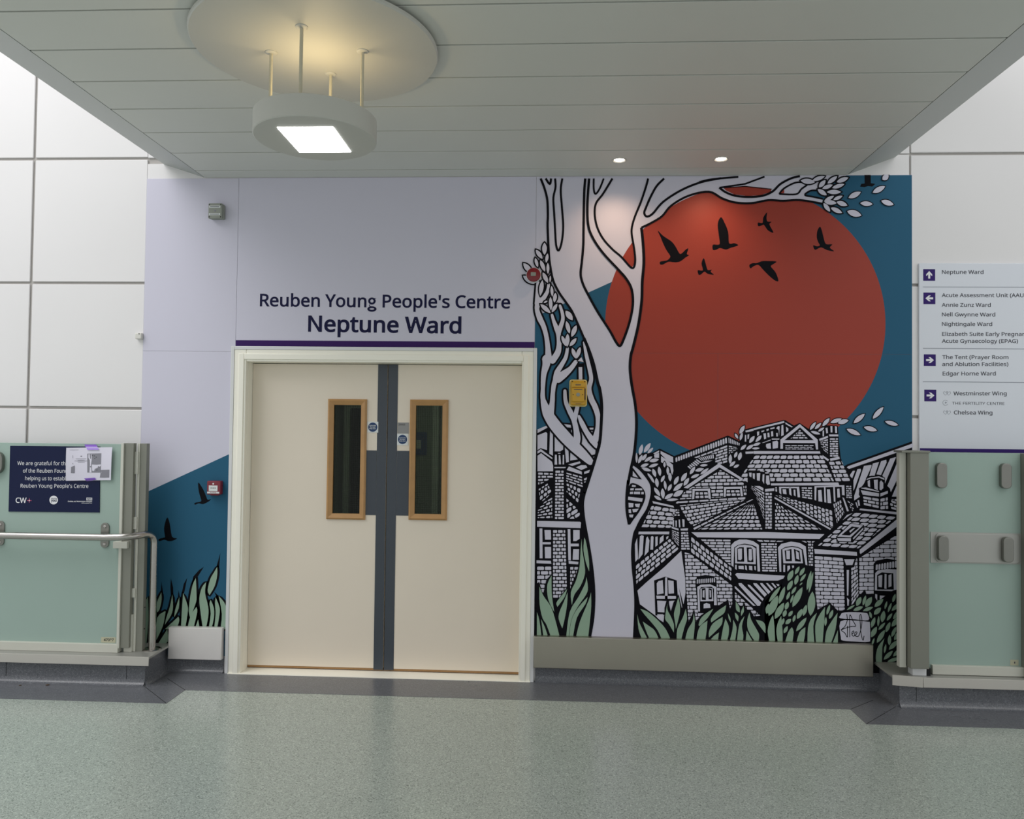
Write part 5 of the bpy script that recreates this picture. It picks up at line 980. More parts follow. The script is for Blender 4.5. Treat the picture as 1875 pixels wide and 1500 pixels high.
Art.step(); Art.step()
# gabled house in the middle
g.polys('E', WH, (700, 832, 1098, 556, 1110, 560, 1375, 728, 1372, 755, 1108, 600, 745, 842), (340, 985, 580, 1040, 590, 1062, 350, 1012), (185, 1335, 535, 1335, 532, 1366, 180, 1366), (1418, 730, 1612, 838, 1610, 870, 1415, 762), (1632, 848, 1735, 838, 1735, 870, 1632, 878))
g.grid('E', (640, 610, 1430, 610, 1430, 960, 640, 990), 9, 9.5, 1.8, cut=(1108, 615, 1400, 780, 1425, 810, 1425, 935, 640, 975, 700, 875, 800, 815))
Art.step(); g.polys('E', BK, (790, 835, 1015, 832, 1020, 965, 785, 975), (1150, 810, 1380, 812, 1390, 935, 1150, 945)); Art.step()
for p in ((800, 848, 1000, 842, 1010, 960, 985, 958, 975, 868, 825, 870, 820, 960, 795, 965), (1160, 825, 1365, 820, 1378, 928, 1352, 930, 1345, 846, 1185, 848, 1180, 935, 1158, 938)): g.polys('E', WH, p)
g.grid('E', (832, 878, 975, 878, 990, 955, 828, 960), 2, 3, 2.0, stag=0); g.grid('E', (1188, 855, 1342, 855, 1350, 930, 1182, 932), 2, 3, 2.0, stag=0)
g.grid('E', (640, 985, 1410, 935, 1410, 965, 640, 1015), 1, 7, 1.8)
g.grid('E', (1425, 775, 1625, 885, 1625, 1215, 1500, 935), 9, 2.6, 1.5); g.bars('E', (1445, 640, 1600, 660, 1600, 800, 1455, 700), 6, 2.2); g.polys('E', WH, (1645, 680, 1680, 680, 1688, 800, 1640, 800))
g.grid('E', (1630, 888, 1712, 888, 1712, 1308, 1630, 1308), 12, 1.6, 1.6)
g.grid('E', (640, 1010, 1500, 935, 1330, 1120, 760, 1310), 7, 11, 1.6, cut=(635, 1030, 1470, 945, 805, 1285, 750, 1230), soft=.18, wob=.05)
g.grid('E', (1480, 960, 800, 1295, 820, 1320, 1510, 965), 1, 9, 1.4, stag=0)
g.grid('E', (1490, 975, 1530, 975, 1610, 1330, 800, 1330), 8, 9, 1.6, cut=(1495, 985, 1610, 1318, 830, 1318), soft=.22, wob=.05)
g.grid('E', (290, 1030, 620, 1075, 560, 1305, 205, 1300), 5, 4, 1.8, cut=(330, 1030, 600, 1070, 645, 1140, 550, 1300, 205, 1290), soft=.2, wob=.05)
g.grid('E', (600, 1075, 650, 1075, 660, 1160, 540, 1160), 3, 1.5, 1.8, soft=.2)
# upper tiled house and its dormer
g.polys('K', WH, (0, 370, 595, 225, 605, 260, 0, 405), (65, 435, 110, 430, 105, 500, 70, 520), (150, 420, 210, 405, 205, 430, 155, 450), (250, 390, 300, 375, 295, 410, 255, 425), (325, 365, 410, 345, 410, 375, 330, 390), (190, 470, 240, 465, 245, 570, 205, 585), (270, 460, 305, 455, 315, 540, 275, 545),
  (340, 430, 380, 425, 385, 525, 345, 530), (440, 460, 470, 460, 475, 530, 445, 530), (440, 370, 480, 325, 510, 330, 500, 520, 490, 400), (545, 310, 580, 300, 590, 500, 540, 525), (635, 340, 680, 370, 680, 420, 640, 445), (620, 250, 770, 340, 740, 350, 625, 285), (160, 655, 330, 590, 335, 605, 190, 655),
  (355, 570, 505, 570, 500, 592, 355, 595), (245, 680, 330, 655, 340, 770, 260, 765, 240, 720), (370, 630, 460, 610, 480, 640, 475, 755, 375, 770), (905, 285, 1255, 590, 1265, 785, 1225, 785, 1205, 660, 575, 655, 575, 770, 525, 770, 525, 590), (0, 815, 1300, 820, 1310, 865, 0, 870))
g.polys('E', WH, (1405, 180, 1499, 156, 1499, 181, 1410, 200), (1400, 230, 1415, 228, 1415, 305, 1398, 305), (1430, 225, 1450, 220, 1445, 270, 1430, 275), (1405, 420, 1498, 417, 1498, 441, 1408, 445))
g.lenses('K', WH, 0, (35, 640, 155, 510, 55), (50, 710, 120, 650, 40))
Art.step(); g.polys('K', BK, (910, 350, 1180, 604, 600, 604)); Art.step()
g.grid('K', (600, 392, 1180, 392, 1180, 578, 600, 578), 4, 5.2, 1.6, cut=(910, 378, 1090, 582, 690, 582)); g.grid('K', (612, 692, 1182, 692, 1182, 792, 612, 792), 3, 4.8, 1.6)
g.grid('K', (20, 892, 1345, 892, 1600, 1420, -330, 1420), 6, 11, 1.9, soft=.16, wob=.05, cut=(-60, 892, 1348, 892, 1448, 1012, 1600, 1420, -320, 1420)); g.grid('K', (1462, 1018, 1735, 1004, 1910, 1412, 1604, 1416), 5, 2.2, 1.9, soft=.16, wob=.04)
Art.step(); g.polys('K', BK, (-120, 1195, 230, 1195, 310, 1250, 345, 1500, -120, 1500)); Art.step()
g.polys('K', WH, (60, 1250, 130, 1245, 120, 1400, 65, 1390), (175, 1275, 210, 1270, 205, 1460, 170, 1400), (245, 1295, 300, 1295, 320, 1470, 270, 1480, 240, 1440), (225, 1235, 290, 1232, 295, 1255, 230, 1258), (-90, 1240, -40, 1240, -45, 1330, -85, 1310), (-20, 1250, 25, 1255, 20, 1370, -15, 1350), (120, 1190, 200, 1200, 210, 1225, 130, 1215), (340, 1450, 1660, 1432, 1680, 1490, 340, 1490))
under('K', (1105, 400, 1220, 245, 60), (1200, 385, 1325, 265, 60), (1350, 325, 1490, 170, 75), (1120, 430, 1310, 485, 55), (1265, 430, 1385, 355, 50))
under('F', (670, 245, 785, 205, 40), (745, 250, 855, 220, 46))
Art.step(); Art.step()
g.polys('F', WH, (620, 300, 640, 295, 645, 350, 628, 355), (670, 280, 690, 280, 690, 345, 672, 345), (715, 280, 735, 285, 738, 350, 718, 350), (590, 330, 605, 322, 605, 385, 590, 385), (555, 410, 645, 378, 645, 400, 560, 430), (655, 365, 750, 365, 750, 385, 660, 385), (590, 575, 655, 620, 645, 638, 590, 595), (665, 610, 760, 590, 765, 615, 670, 635))
g.grid('F', (562, 432, 648, 405, 648, 570, 572, 505), 6, 2, 1.5); g.grid('F', (660, 400, 750, 400, 753, 595, 662, 595), 8, 1.6, 1.5)
# upper house windows and brick
g.polys('M', WH, (435, 295, 780, 295, 797, 475, 755, 475, 740, 320, 470, 320, 475, 430, 440, 400), (605, 310, 640, 310, 650, 450, 612, 425), (495, 340, 555, 340, 565, 425, 505, 415), (685, 345, 715, 345, 720, 460, 690, 440), (370, 305, 400, 305, 400, 328, 370, 325), (372, 340, 402, 340, 402, 380, 375, 375), (195, 345, 350, 325, 352, 360, 198, 372))
g.grid('M', (815, 298, 1008, 298, 1012, 520, 825, 490), 5, 1.9, 1.7)
g.polys('L', WH, (95, 420, 550, 405, 555, 560, 515, 555, 510, 430, 125, 440, 120, 640, 95, 630), (240, 435, 262, 435, 275, 670, 245, 665), (380, 430, 405, 430, 415, 660, 390, 655), (150, 480, 200, 475, 215, 660, 155, 650), (285, 470, 330, 470, 350, 680, 295, 675), (440, 460, 475, 455, 485, 590, 445, 595),
  (520, 590, 545, 600, 620, 800, 590, 805), (720, 670, 735, 665, 760, 745, 745, 750), (750, 640, 775, 630, 790, 715, 765, 725), (525, 940, 590, 860, 675, 832, 620, 870))
g.grid('L', (572, 408, 660, 408, 672, 612, 575, 604), 6, 1.6, 1.5); g.grid('L', (585, 625, 690, 690, 705, 810, 655, 800), 4, 2, 1.5)
g.grid('M', (360, 400, 360, 520, 1372, 1030, 1350, 605), 15, 4.6, 1.7, cut=(360, 405, 480, 440, 1348, 610, 1375, 1000, 1345, 1010, 370, 465), soft=.18, wob=.05)
g.grid('M', (358, 555, 560, 560, 1220, 1045, 358, 1045), 8, 7, 1.8, cut=(358, 560, 400, 565, 1205, 1040, 358, 1040), soft=.2, wob=.07)
g.polys('M', WH, (358, 472, 380, 480, 1332, 1015, 1312, 1036, 360, 500))
g.grid('L', (375, 690, 500, 625, 555, 830, 435, 1000), 4, 4, 1.4, soft=.15)
# slatted fence roof on the right
g.polys('F', WH, (836, 702, 850, 688, 1510, 456, 1510, 494, 860, 716))
g.polys('L', WH, (635, 250, 680, 185, 715, 185, 670, 300, 640, 270), (750, 160, 800, 155, 805, 180, 700, 470, 690, 490, 690, 330), (850, 110, 965, 95, 960, 130, 850, 380, 780, 470, 770, 550, 790, 580, 700, 640, 700, 570), (985, 75, 1080, 50, 1010, 265, 930, 265), (1110, 40, 1190, 15, 1195, 60, 1110, 250, 1040, 240),
  (1250, 0, 1340, -25, 1170, 380, 1165, 300, 1130, 260), (1390, -20, 1480, -60, 1415, 200, 1260, 510, 1240, 450, 1200, 430), (1480, 90, 1480, 500, 1390, 580, 1275, 580, 1415, 250))
Art.step(); g.polys('L', BK, (880, 290, 960, 260, 1090, 260, 1170, 290, 1170, 380, 1250, 460, 1245, 790, 820, 780, 770, 450, 880, 400)); Art.step()
g.polys('L', WH, (890, 310, 950, 285, 1080, 270, 1160, 300, 1160, 325, 1080, 290, 960, 300, 895, 325), (905, 340, 940, 325, 945, 440, 910, 420), (1000, 325, 1060, 320, 1060, 480, 1010, 460), (1090, 360, 1110, 330, 1145, 370, 1145, 450, 1110, 485, 1088, 470), (800, 447, 880, 440, 1060, 490, 1080, 492, 1080, 510, 820, 458),
  (800, 480, 1080, 530, 1080, 580, 830, 550), (1100, 530, 1215, 490, 1215, 530, 1100, 580), (790, 760, 1480, 828, 1480, 868, 780, 785))
g.grid('L', (828, 568, 1082, 606, 1082, 766, 842, 712), 3, 2, 1.7); g.grid('L', (1094, 608, 1220, 580, 1226, 772, 1094, 782), 3, 1.6, 1.7); g.grid('L', (1230, 560, 1480, 660, 1480, 830, 1200, 760), 4, 3, 1.7, cut=(1240, 608, 1480, 608, 1480, 812, 1240, 785), soft=.18, wob=.08)
g.grid('L', (705, 815, 1370, 880, 765, 1385, 110, 1340), 8, 5.2, 1.8, cut=(715, 812, 1340, 880, 1335, 905, 770, 1380, 120, 1335), soft=.2, wob=.06)
Art.step(); g.polys('L', BK, (425, 1190, 640, 980, 850, 1015, 860, 1080, 680, 1280, 430, 1270)); Art.step()
g.polys('L', WH, (650, 990, 835, 1020, 650, 1200, 445, 1190), (440, 1215, 650, 1215, 650, 1265, 455, 1255), (680, 1215, 840, 1050, 840, 1080, 690, 1235)); Art.step(); g.polys('L', BK, (665, 1035, 780, 1050, 630, 1172, 505, 1165)); Art.step(); g.polys('L', WH, (690, 1060, 715, 1060, 640, 1132, 625, 1105))
g.polys('L', WH, (1480, 820, 1480, 940, 800, 1455, 785, 1440, 785, 1390), (90, 1380, 740, 1425, 745, 1482, 100, 1450))
g.grid('H', (915, 45, 1390, 30, 1390, 690, 920, 690), 16, 4.6, 1.3, cut=(1390, 40, 1390, 690, 922, 690, 922, 330)); g.grid('H', (488, 308, 775, 330, 790, 850, 498, 850), 14, 3.2, 1.3); g.grid('H', (846, 330, 912, 335, 925, 700, 850, 815), 11, 1.4, 1.3)
Art.step(); g.polys('H', BK, (762, 325, 895, 330, 880, 420, 850, 430, 850, 815, 800, 815, 790, 420), (1068, 390, 1100, 355, 1200, 338, 1310, 355, 1315, 690, 1070, 690)); Art.step()
g.polys('H', WH, (780, 345, 882, 345, 862, 400, 800, 402), (805, 450, 828, 450, 822, 700, 808, 700), (808, 720, 830, 742, 824, 800, 812, 800), (1085, 480, 1110, 455, 1200, 440, 1300, 445, 1300, 660, 1080, 650), (1085, 685, 1105, 690, 1105, 750, 1085, 765), (1130, 700, 1230, 705, 1225, 760, 1130, 735)); g.bars('H', (1088, 395, 1300, 355, 1302, 428, 1085, 455), 8)
Art.step(); g.polys('H', BK, (1103, 500, 1150, 472, 1262, 482, 1268, 642, 1103, 642)); Art.step(); g.polys('H', WH, (1115, 510, 1140, 498, 1155, 500, 1150, 620, 1118, 615), (1177, 488, 1196, 490, 1196, 636, 1175, 632), (1215, 500, 1245, 490, 1245, 610, 1215, 620))
# long eave, arched windows, balcony and boards below it
g.polys('X', WH, (1266, 975, 1400, 974.3, 1509.6, 978.4, 1500.5, 987, 1380, 985.5, 1277, 984))
g.grid('G', (775, 278, 1132, 282, 1132, 640, 775, 640), 11, 4.2, 1.6, cut=(778, 280, 1132, 284, 1132, 592))
g.grid('N', (565, 258, 890, 262, 896, 835, 588, 828), 11, 2.3, 1.6); g.grid('N', (455, 194, 1065, 214, 965, 250, 540, 246), 1, 4, 1.6); g.grid('N', (1485, 268, 1602, 268, 1600, 722, 1505, 715), 8, 1.5, 1.6); g.grid('N', (1320, 212, 1660, 220, 1600, 262, 1440, 262), 1, 3, 1.6)
g.polys('N', WH, (0, 290, 60, 230, 150, 195, 290, 195, 420, 225, 530, 300, 555, 822, 505, 820, 485, 340, 400, 300, 250, 275, 120, 300, 45, 350, 32, 735, -10, 700, -15, 310), (60, 360, 130, 310, 250, 295, 400, 320, 470, 370, 470, 680, 65, 660), (65, 690, 95, 690, 95, 790, 65, 770), (130, 710, 230, 710, 235, 780, 135, 770), (260, 700, 290, 710, 300, 800, 260, 780), (335, 710, 400, 715, 405, 800, 340, 790), (440, 715, 470, 715, 470, 800, 445, 790),
  (905, 350, 970, 280, 1160, 235, 1330, 260, 1450, 330, 1490, 780, 1465, 800, 1395, 390, 1300, 340, 1180, 320, 1050, 340, 965, 390, 970, 830, 935, 830), (990, 390, 1050, 360, 1180, 340, 1300, 360, 1370, 400, 1395, 660, 1010, 660), (1010, 690, 1045, 690, 1045, 835, 1010, 830), (1090, 710, 1140, 705, 1145, 760, 1090, 830), (1180, 705, 1220, 705, 1220, 760, 1190, 760),
  (65, 880, 100, 850, 1050, 905, 1010, 960, 900, 1000, 600, 1000, 130, 965), (55, 1110, 75, 1115, 470, 1495, 420, 1495, 60, 1150), (130, 1050, 190, 1050, 575, 1430, 550, 1495, 500, 1495, 140, 1090), (310, 1075, 360, 1090, 625, 1360, 600, 1400, 320, 1110), (420, 1050, 490, 1055, 690, 1270, 645, 1320, 430, 1080), (555, 1050, 600, 1050, 760, 1220, 715, 1265, 565, 1080), (670, 1050, 705, 1050, 820, 1160, 785, 1205), (775, 1050, 810, 1050, 880, 1125, 850, 1150), (870, 1065, 920, 1070, 935, 1090, 905, 1115))
Art.step(); g.polys('N', BK, (100, 375, 150, 345, 235, 345, 245, 630, 105, 630), (290, 350, 380, 350, 410, 390, 425, 640, 305, 635), (1035, 410, 1170, 380, 1180, 620, 1055, 620), (1215, 380, 1330, 420, 1355, 630, 1240, 620)); Art.step()
g.polys('N', WH, (115, 385, 150, 370, 200, 370, 200, 570, 175, 600, 125, 590), (330, 385, 350, 375, 390, 380, 400, 580, 375, 615, 330, 600), (1065, 410, 1140, 410, 1140, 580, 1075, 580), (1255, 410, 1310, 450, 1325, 590, 1265, 570))
g.grid('G', (1160, 850, 1475, 850, 1475, 1150, 1160, 1150), 7, 4.2, 1.6, cut=(1168, 850, 1470, 1130, 1350, 1145, 1165, 960))
# low left house
g.grid('G', (78, 575, 460, 272, 565, 395, 78, 800), 4, 8, 1.9, cut=(80, 568, 462, 270, 566, 392, 80, 795), soft=.18, wob=.05)
g.polys('G', WH, (75, 340, 100, 270, 110, 500, 80, 535), (130, 255, 150, 240, 172, 250, 160, 450, 115, 510), (200, 270, 215, 255, 235, 300, 225, 420, 180, 470), (250, 260, 265, 250, 280, 260, 275, 400, 245, 400), (300, 260, 325, 255, 325, 350, 300, 370), (350, 270, 390, 240, 390, 300, 345, 340), (420, 260, 445, 250, 440, 275, 420, 290),
  (490, 75, 505, 75, 505, 150, 490, 140), (520, 80, 535, 80, 535, 150, 522, 150), (555, 70, 570, 70, 575, 155, 560, 155), (595, 65, 620, 70, 620, 150, 600, 150), (475, 145, 555, 170, 555, 190, 480, 165), (575, 170, 660, 165, 655, 190, 580, 190))
g.grid('G', (478, 180, 562, 206, 562, 372, 478, 275), 6, 1.5, 1.4); g.grid('G', (578, 204, 662, 202, 684, 404, 580, 404), 7, 1.5, 1.5); g.grid('G', (688, 248, 1142, 600, 1138, 752, 688, 432), 3, 9, 1.9, soft=.18, wob=.05)
g.grid('G', (612, 415, 1155, 415, 1155, 1215, 640, 1215), 20, 6.4, 1.5, cut=(615, 418, 690, 442, 1152, 792, 1152, 1130, 660, 1225, 630, 800))
g.polys('G', WH, (585, 412, 605, 560, 628, 720, 632, 880, 615, 1040, 590, 1080, 500, 1150, 390, 1220, 300, 1125, 130, 1000, 103, 850, 200, 760, 400, 590))
Art.step(); g.polys('G', BK, (286, 738, 410, 696, 535, 738, 560, 1100, 300, 1125), (738, 730, 770, 695, 850, 678, 930, 690, 970, 715, 985, 1000, 970, 1092, 768, 1092), (560, 820, 600, 1060, 640, 1070, 640, 880, 634, 860, 610, 1000)); Art.step()
g.polys('G', WH, (315, 770, 335, 745, 380, 735, 390, 880, 318, 895), (440, 735, 500, 745, 505, 880, 445, 885), (408, 705, 430, 705, 435, 940, 405, 940), (310, 905, 525, 910, 530, 940, 315, 940), (320, 960, 420, 965, 400, 1040, 400, 1090, 325, 1085), (450, 965, 520, 960, 520, 1010, 480, 1085, 455, 1070), (320, 1110, 385, 1110, 385, 1140, 330, 1135), (760, 810, 800, 785, 900, 780, 970, 810, 975, 1010, 945, 1010, 945, 830, 915, 806, 800, 812, 785, 840, 790, 1080, 770, 1080), (795, 830, 850, 815, 930, 825, 938, 965, 795, 968), (830, 1000, 860, 985, 900, 1000, 905, 1040, 830, 1045), (765, 1100, 810, 1100, 780, 1125))
g.bars('G', (752, 722, 958, 706, 960, 762, 750, 778), 10)
Art.step(); g.polys('G', BK, (810, 830, 850, 822, 855, 955, 810, 952), (885, 825, 920, 832, 922, 945, 885, 945)); Art.step(); g.polys('G', WH, (822, 850, 840, 842, 840, 930, 820, 920), (895, 840, 910, 850, 912, 922, 898, 927))
g.done('rooftops', mural, 'black and white houses with brick walls and tiled roofs')

# ---- tree
Art.step(); g = Art()
TREE = P('A', 125, 108, 155, 190, 176, 280, 180, 400, 178, 480) + P('P', 195, 200, 210, 330, 240, 470, 300, 590, 370, 690, 430, 780, 490, 910, 550, 1050, 600, 1170, 650, 1320, 690, 1500) + P('C', 690, 560, 705, 660, 709, 750, 703, 900, 690, 1050, 650, 1200, 600, 1360, 555, 1500) + P('D', 515, 110, 500, 200, 510, 330, 540, 500, 570, 680, 590, 850, 597, 1000, 588, 1180, 560, 1345, 948, 1355, 953, 1200, 957, 1050, 950, 900, 935, 750, 930, 600, 945, 470) + \
  P('E', 165, 1300, 215, 1200, 290, 1080, 330, 950, 340, 860, 325, 780, 270, 695, 200, 615, 125, 560, 138, 480, 155, 380, 160, 200, 158, 80) + P('C', 1027, 850, 1015, 700, 985, 530, 968, 380, 975, 260) + P('A', 830, 1400, 870, 1230, 895, 1050, 900, 900, 912, 750, 905, 600, 893, 487, 960, 455, 1050, 400, 1120, 320, 1250, 245, 1400, 213) + \
  P('B', 75, 213, 180, 265, 280, 295, 400, 300, 530, 277, 640, 282, 760, 275, 870, 290, 940, 305, 945, 265, 870, 252, 808, 238, 850, 208, 905, 203, 900, 170, 830, 150, 775, 132, 760, 92)
HOLES = [P('A', 465, 113, 458, 200, 455, 300, 452, 500, 450, 620, 440, 740, 430, 840, 445, 910, 480, 985, 560, 1130, 650, 1270, 700, 1360, 728, 1390, 752, 1355, 800, 1220, 828, 1080, 820, 960, 780, 880, 720, 810, 600, 680, 520, 560, 487, 460, 482, 300, 495, 113),
         P('A', 672, 113, 600, 230, 548, 300, 537, 380, 555, 480, 600, 570, 670, 650, 740, 710, 820, 795, 845, 755, 840, 660, 820, 540, 822, 480, 845, 400, 890, 290, 930, 170, 945, 113), P('B', 185, 182, 350, 168, 555, 190, 545, 215, 470, 240, 370, 246, 270, 234, 205, 204)]
g.loops([TREE] + HOLES, WH)
# limbs on the left: all dark edges first, then their pale bodies
LIMBS = [('P', (85, 690, 30, 74, 760, 22, 102, 850, 28, 140, 930, 24, 168, 1030, 22, 184, 1150, 25, 190, 1250, 35)), ('C', (205, 290, 42, 200, 340, 34, 178, 430, 24, 170, 560, 18, 172, 660, 22, 212, 780, 46, 272, 880, 52, 360, 985, 54, 450, 1080, 50, 540, 1165, 42, 604, 1228, 30)),
  ('C', (320, 440, 38, 278, 500, 22, 262, 590, 19, 255, 690, 22, 236, 790, 36)), ('C', (472, 312, 18, 425, 375, 22, 365, 425, 34, 310, 470, 36)), ('C', (395, 190, 13, 380, 270, 17, 342, 340, 20, 300, 410, 24, 285, 480, 24)),
  ('P', (85, 490, 18, 84, 560, 22, 82, 640, 27, 82, 700, 32)), ('P', (192, 502, 13, 182, 570, 17, 146, 636, 22, 100, 690, 28)), ('P', (226, 815, 13, 245, 880, 17, 270, 945, 24, 294, 1020, 24, 298, 1120, 24, 284, 1200, 30, 232, 1280, 32)), ('P', (308, 722, 13, 332, 800, 16, 336, 866, 18, 314, 935, 22, 292, 1000, 24)),
  ('C', (372, 580, 14, 380, 680, 18, 420, 770, 24, 455, 850, 22, 476, 940, 25, 482, 1020, 32, 455, 1090, 42)), ('C', (500, 660, 16, 485, 730, 18, 470, 795, 20, 458, 850, 22)), ('C', (500, 812, 12, 530, 880, 22, 572, 960, 22, 622, 1030, 28, 662, 1085, 20)),
  ('C', (545, 135, 8, 570, 260, 16, 600, 390, 18, 612, 475, 18, 592, 560, 22, 612, 650, 25, 650, 730, 25, 675, 820, 22, 674, 920, 22, 655, 1010, 30, 640, 1060, 22))]
Art.step()
for f, l in LIMBS: g.ribbon(f, l, 3.4, BK)
g.polys('C', BK, (480, 330, 550, 325, 552, 480, 480, 480))
Art.step()
for f, l in LIMBS: g.ribbon(f, l, 0.0, WH)
g.polys('C', WH, (497, 362, 530, 362, 532, 475, 499, 475))
# drawn outlines
Art.step()
def ln(pts, w=4.6): Art.lay += 0.1; g.line(spline(pts, False, 5), w)
ln(P('A', 125, 112, 155, 190, 176, 280, 180, 400, 178, 480) + P('P', 195, 200, 210, 330, 240, 470, 300, 590, 370, 690, 430, 780, 490, 910, 550, 1050, 600, 1170), 4.2)
ln(P('P', 550, 1050, 600, 1170, 650, 1320, 690, 1500) + P('C', 690, 560, 705, 660, 709, 750, 703, 900, 690, 1050, 650, 1200, 600, 1360, 555, 1500) + P('D', 515, 110, 500, 200, 510, 330, 540, 500, 570, 680, 590, 850, 597, 1000, 588, 1180, 560, 1345), 5.6)
ln(P('A', 235, 112, 238, 180, 222, 260, 228, 380, 235, 500, 243, 620, 262, 662, 285, 600, 297, 480, 287, 330, 278, 200, 290, 112), 3.8); ln(P('A', 163, 112, 195, 155, 204, 112), 4)
ln(P('A', 465, 112, 458, 200, 455, 300, 452, 500, 450, 620, 440, 740, 430, 840, 445, 910, 480, 985, 560, 1130, 650, 1270, 700, 1360, 728, 1390, 752, 1355, 800, 1220, 828, 1080, 820, 960, 780, 880, 720, 810, 600, 680, 520, 560, 487, 460, 482, 300, 495, 112), 4.4)
ln(P('A', 672, 112, 600, 230, 548, 300, 537, 380, 555, 480, 600, 570, 670, 650, 740, 710, 820, 795, 845, 755, 840, 660, 820, 540, 822, 480, 845, 400, 890, 290, 930, 170, 945, 112), 3.8); ln(P('A', 530, 112, 530, 190, 543, 230, 575, 190, 606, 112), 3.4)
ln(P('A', 1067, 112, 1010, 170, 965, 250, 930, 330, 915, 375, 935, 402, 980, 380, 1060, 290, 1200, 200, 1350, 140, 1500, 110), 4)
ln(P('B', 940, 305, 870, 291, 760, 276, 640, 282, 530, 277, 400, 300, 280, 295, 180, 265, 75, 213) + P('A', 1250, 245, 1120, 320, 1050, 400, 960, 455, 893, 487), 3.8)
ln(P('A', 893, 487, 905, 600, 912, 750, 900, 900, 895, 1050, 870, 1230, 830, 1400) + P('C', 975, 260, 968, 380, 985, 530, 1015, 700, 1027, 850, 1022, 1000, 1005, 1160, 975, 1300, 950, 1430) + P('D', 893, 0, 880, 120, 880, 250, 900, 378), 5.0)
ln(P('E', 118, 556, 200, 615, 270, 695, 325, 780, 340, 860, 330, 950, 290, 1080, 215, 1200, 165, 1300) + P('D', 945, 470, 930, 600, 935, 750, 950, 900, 957, 1050, 953, 1200, 946, 1355), 5.6)
ln(P('B', 0, 140, 100, 118, 300, 100), 3.6); g.line(P('B', 155, 182, 350, 154, 500, 98), 3.2); ln(P('B', 155, 182, 200, 215, 270, 242, 370, 253, 480, 245, 560, 212, 620, 155, 700, 112, 770, 94), 4); g.line(P('B', 185, 183, 350, 172, 555, 194), 1.4)
ln(P('B', 612, 230, 650, 187, 740, 143, 830, 150, 782, 192, 740, 232, 612, 230), 3.2); ln(P('B', 945, 268, 870, 252, 808, 238, 850, 206, 905, 203), 3.2); g.polys('B', 'vinyl_red', (622, 224, 650, 195, 650, 224))
# dark eye between trunk and side branch, with scraps of brick
g.poly(spline(P('E', 92, 785, 180, 800, 240, 852, 262, 925, 245, 1000, 190, 1110, 120, 1205, 78, 1258, 55, 1180, 43, 1050, 55, 900), True, 3), BK); g.poly(P('E', 105, 605, 120, 608, 222, 740, 105, 715, 88, 700), BK)
Art.step(); g.polys('E', WH, (118, 640, 180, 720, 115, 700), (110, 800, 150, 805, 150, 825, 105, 822), (90, 840, 130, 838, 125, 862, 88, 862), (145, 842, 220, 840, 228, 862, 140, 862), (85, 880, 120, 878, 118, 905, 82, 905), (130, 878, 200, 878, 200, 908, 128, 906), (215, 880, 242, 880, 242, 908, 212, 908), (65, 935, 232, 955, 222, 995, 62, 972), (68, 1005, 125, 1010, 122, 1055, 70, 1060), (140, 1018, 200, 1015, 190, 1060, 150, 1050), (68, 1080, 95, 1078, 100, 1125, 70, 1120), (110, 1078, 185, 1072, 160, 1110, 120, 1115), (75, 1140, 125, 1140, 115, 1175, 80, 1170))
g.done('painted_tree', mural, 'forked white tree with black outlines')
# ---- leaves on the branches, and loose ones in the air
Art.step(); g = Art()
def outl(f, *ls):
    for l in ls: g.lens(f, *l, WH, 2.6)
outl('P', (150, 80, 150, 205, 48), (62, 152, 130, 245, 42), (55, 235, 82, 330, 32), (182, 190, 166, 285, 32), (108, 258, 155, 375, 40), (184, 285, 186, 400, 30), (132, 382, 185, 490, 42), (210, 415, 206, 485, 18), (130, 460, 106, 622, 44), (222, 520, 230, 630, 30), (262, 590, 250, 690, 38), (210, 632, 216, 770, 38), (142, 692, 182, 672, 18), (108, 706, 212, 796, 44), (280, 702, 224, 790, 36), (365, 772, 436, 870, 56), (372, 878, 405, 1005, 42), (475, 920, 425, 1040, 46), (325, 1026, 370, 1135, 38), (386, 1006, 380, 1140, 44), (475, 1052, 405, 1135, 40), (430, 1152, 470, 1260, 40), (514, 1142, 476, 1260, 40))
outl('X', (958.2, 482, 974, 500, 9.5), (957.7, 505, 979, 520, 9.5))
g.polys('P', BK, (520, 1232, 560, 1300, 474, 1290)); Art.step(); g.polys('P', WH, (525, 1245, 548, 1294, 487, 1284)); Art.lay -= 1
outl('B', (775, 128, 885, 140, 40), (865, 128, 960, 95, 30), (915, 180, 965, 125, 34), (980, 150, 1055, 95, 32), (1050, 140, 1140, 105, 34), (940, 190, 1020, 160, 30), (1015, 185, 1110, 155, 30), (905, 195, 975, 240, 34), (975, 215, 1085, 215, 34), (955, 285, 1030, 245, 26), (1025, 275, 1095, 245, 26), (955, 290, 1050, 300, 36), (1050, 290, 1132, 318, 36), (950, 300, 1000, 365, 32), (1005, 335, 1092, 375, 34))
g.done('leaf_sprays', mural, 'sprays of white leaves on the branches')
Art.step(); Art.step()
def loose(f, *ls):
    for l in ls:
        global g
        g = Art(); g.lens(f, *l, WH, 1.7); g.done('leaf', mural, 'single loose white leaf')
loose('B', (1140, 260, 1235, 215, 40), (1325, 220, 1420, 172, 40), (1230, 300, 1325, 308, 36), (1390, 282, 1485, 312, 40), (1130, 362, 1240, 395, 48), (1400, 122, 1446, 84, 42))
loose('F', (905, 250, 1020, 155, 48), (1100, 205, 1210, 85, 48), (1225, 232, 1360, 270, 42), (1010, 290, 1145, 325, 48), (835, 310, 975, 370, 48))

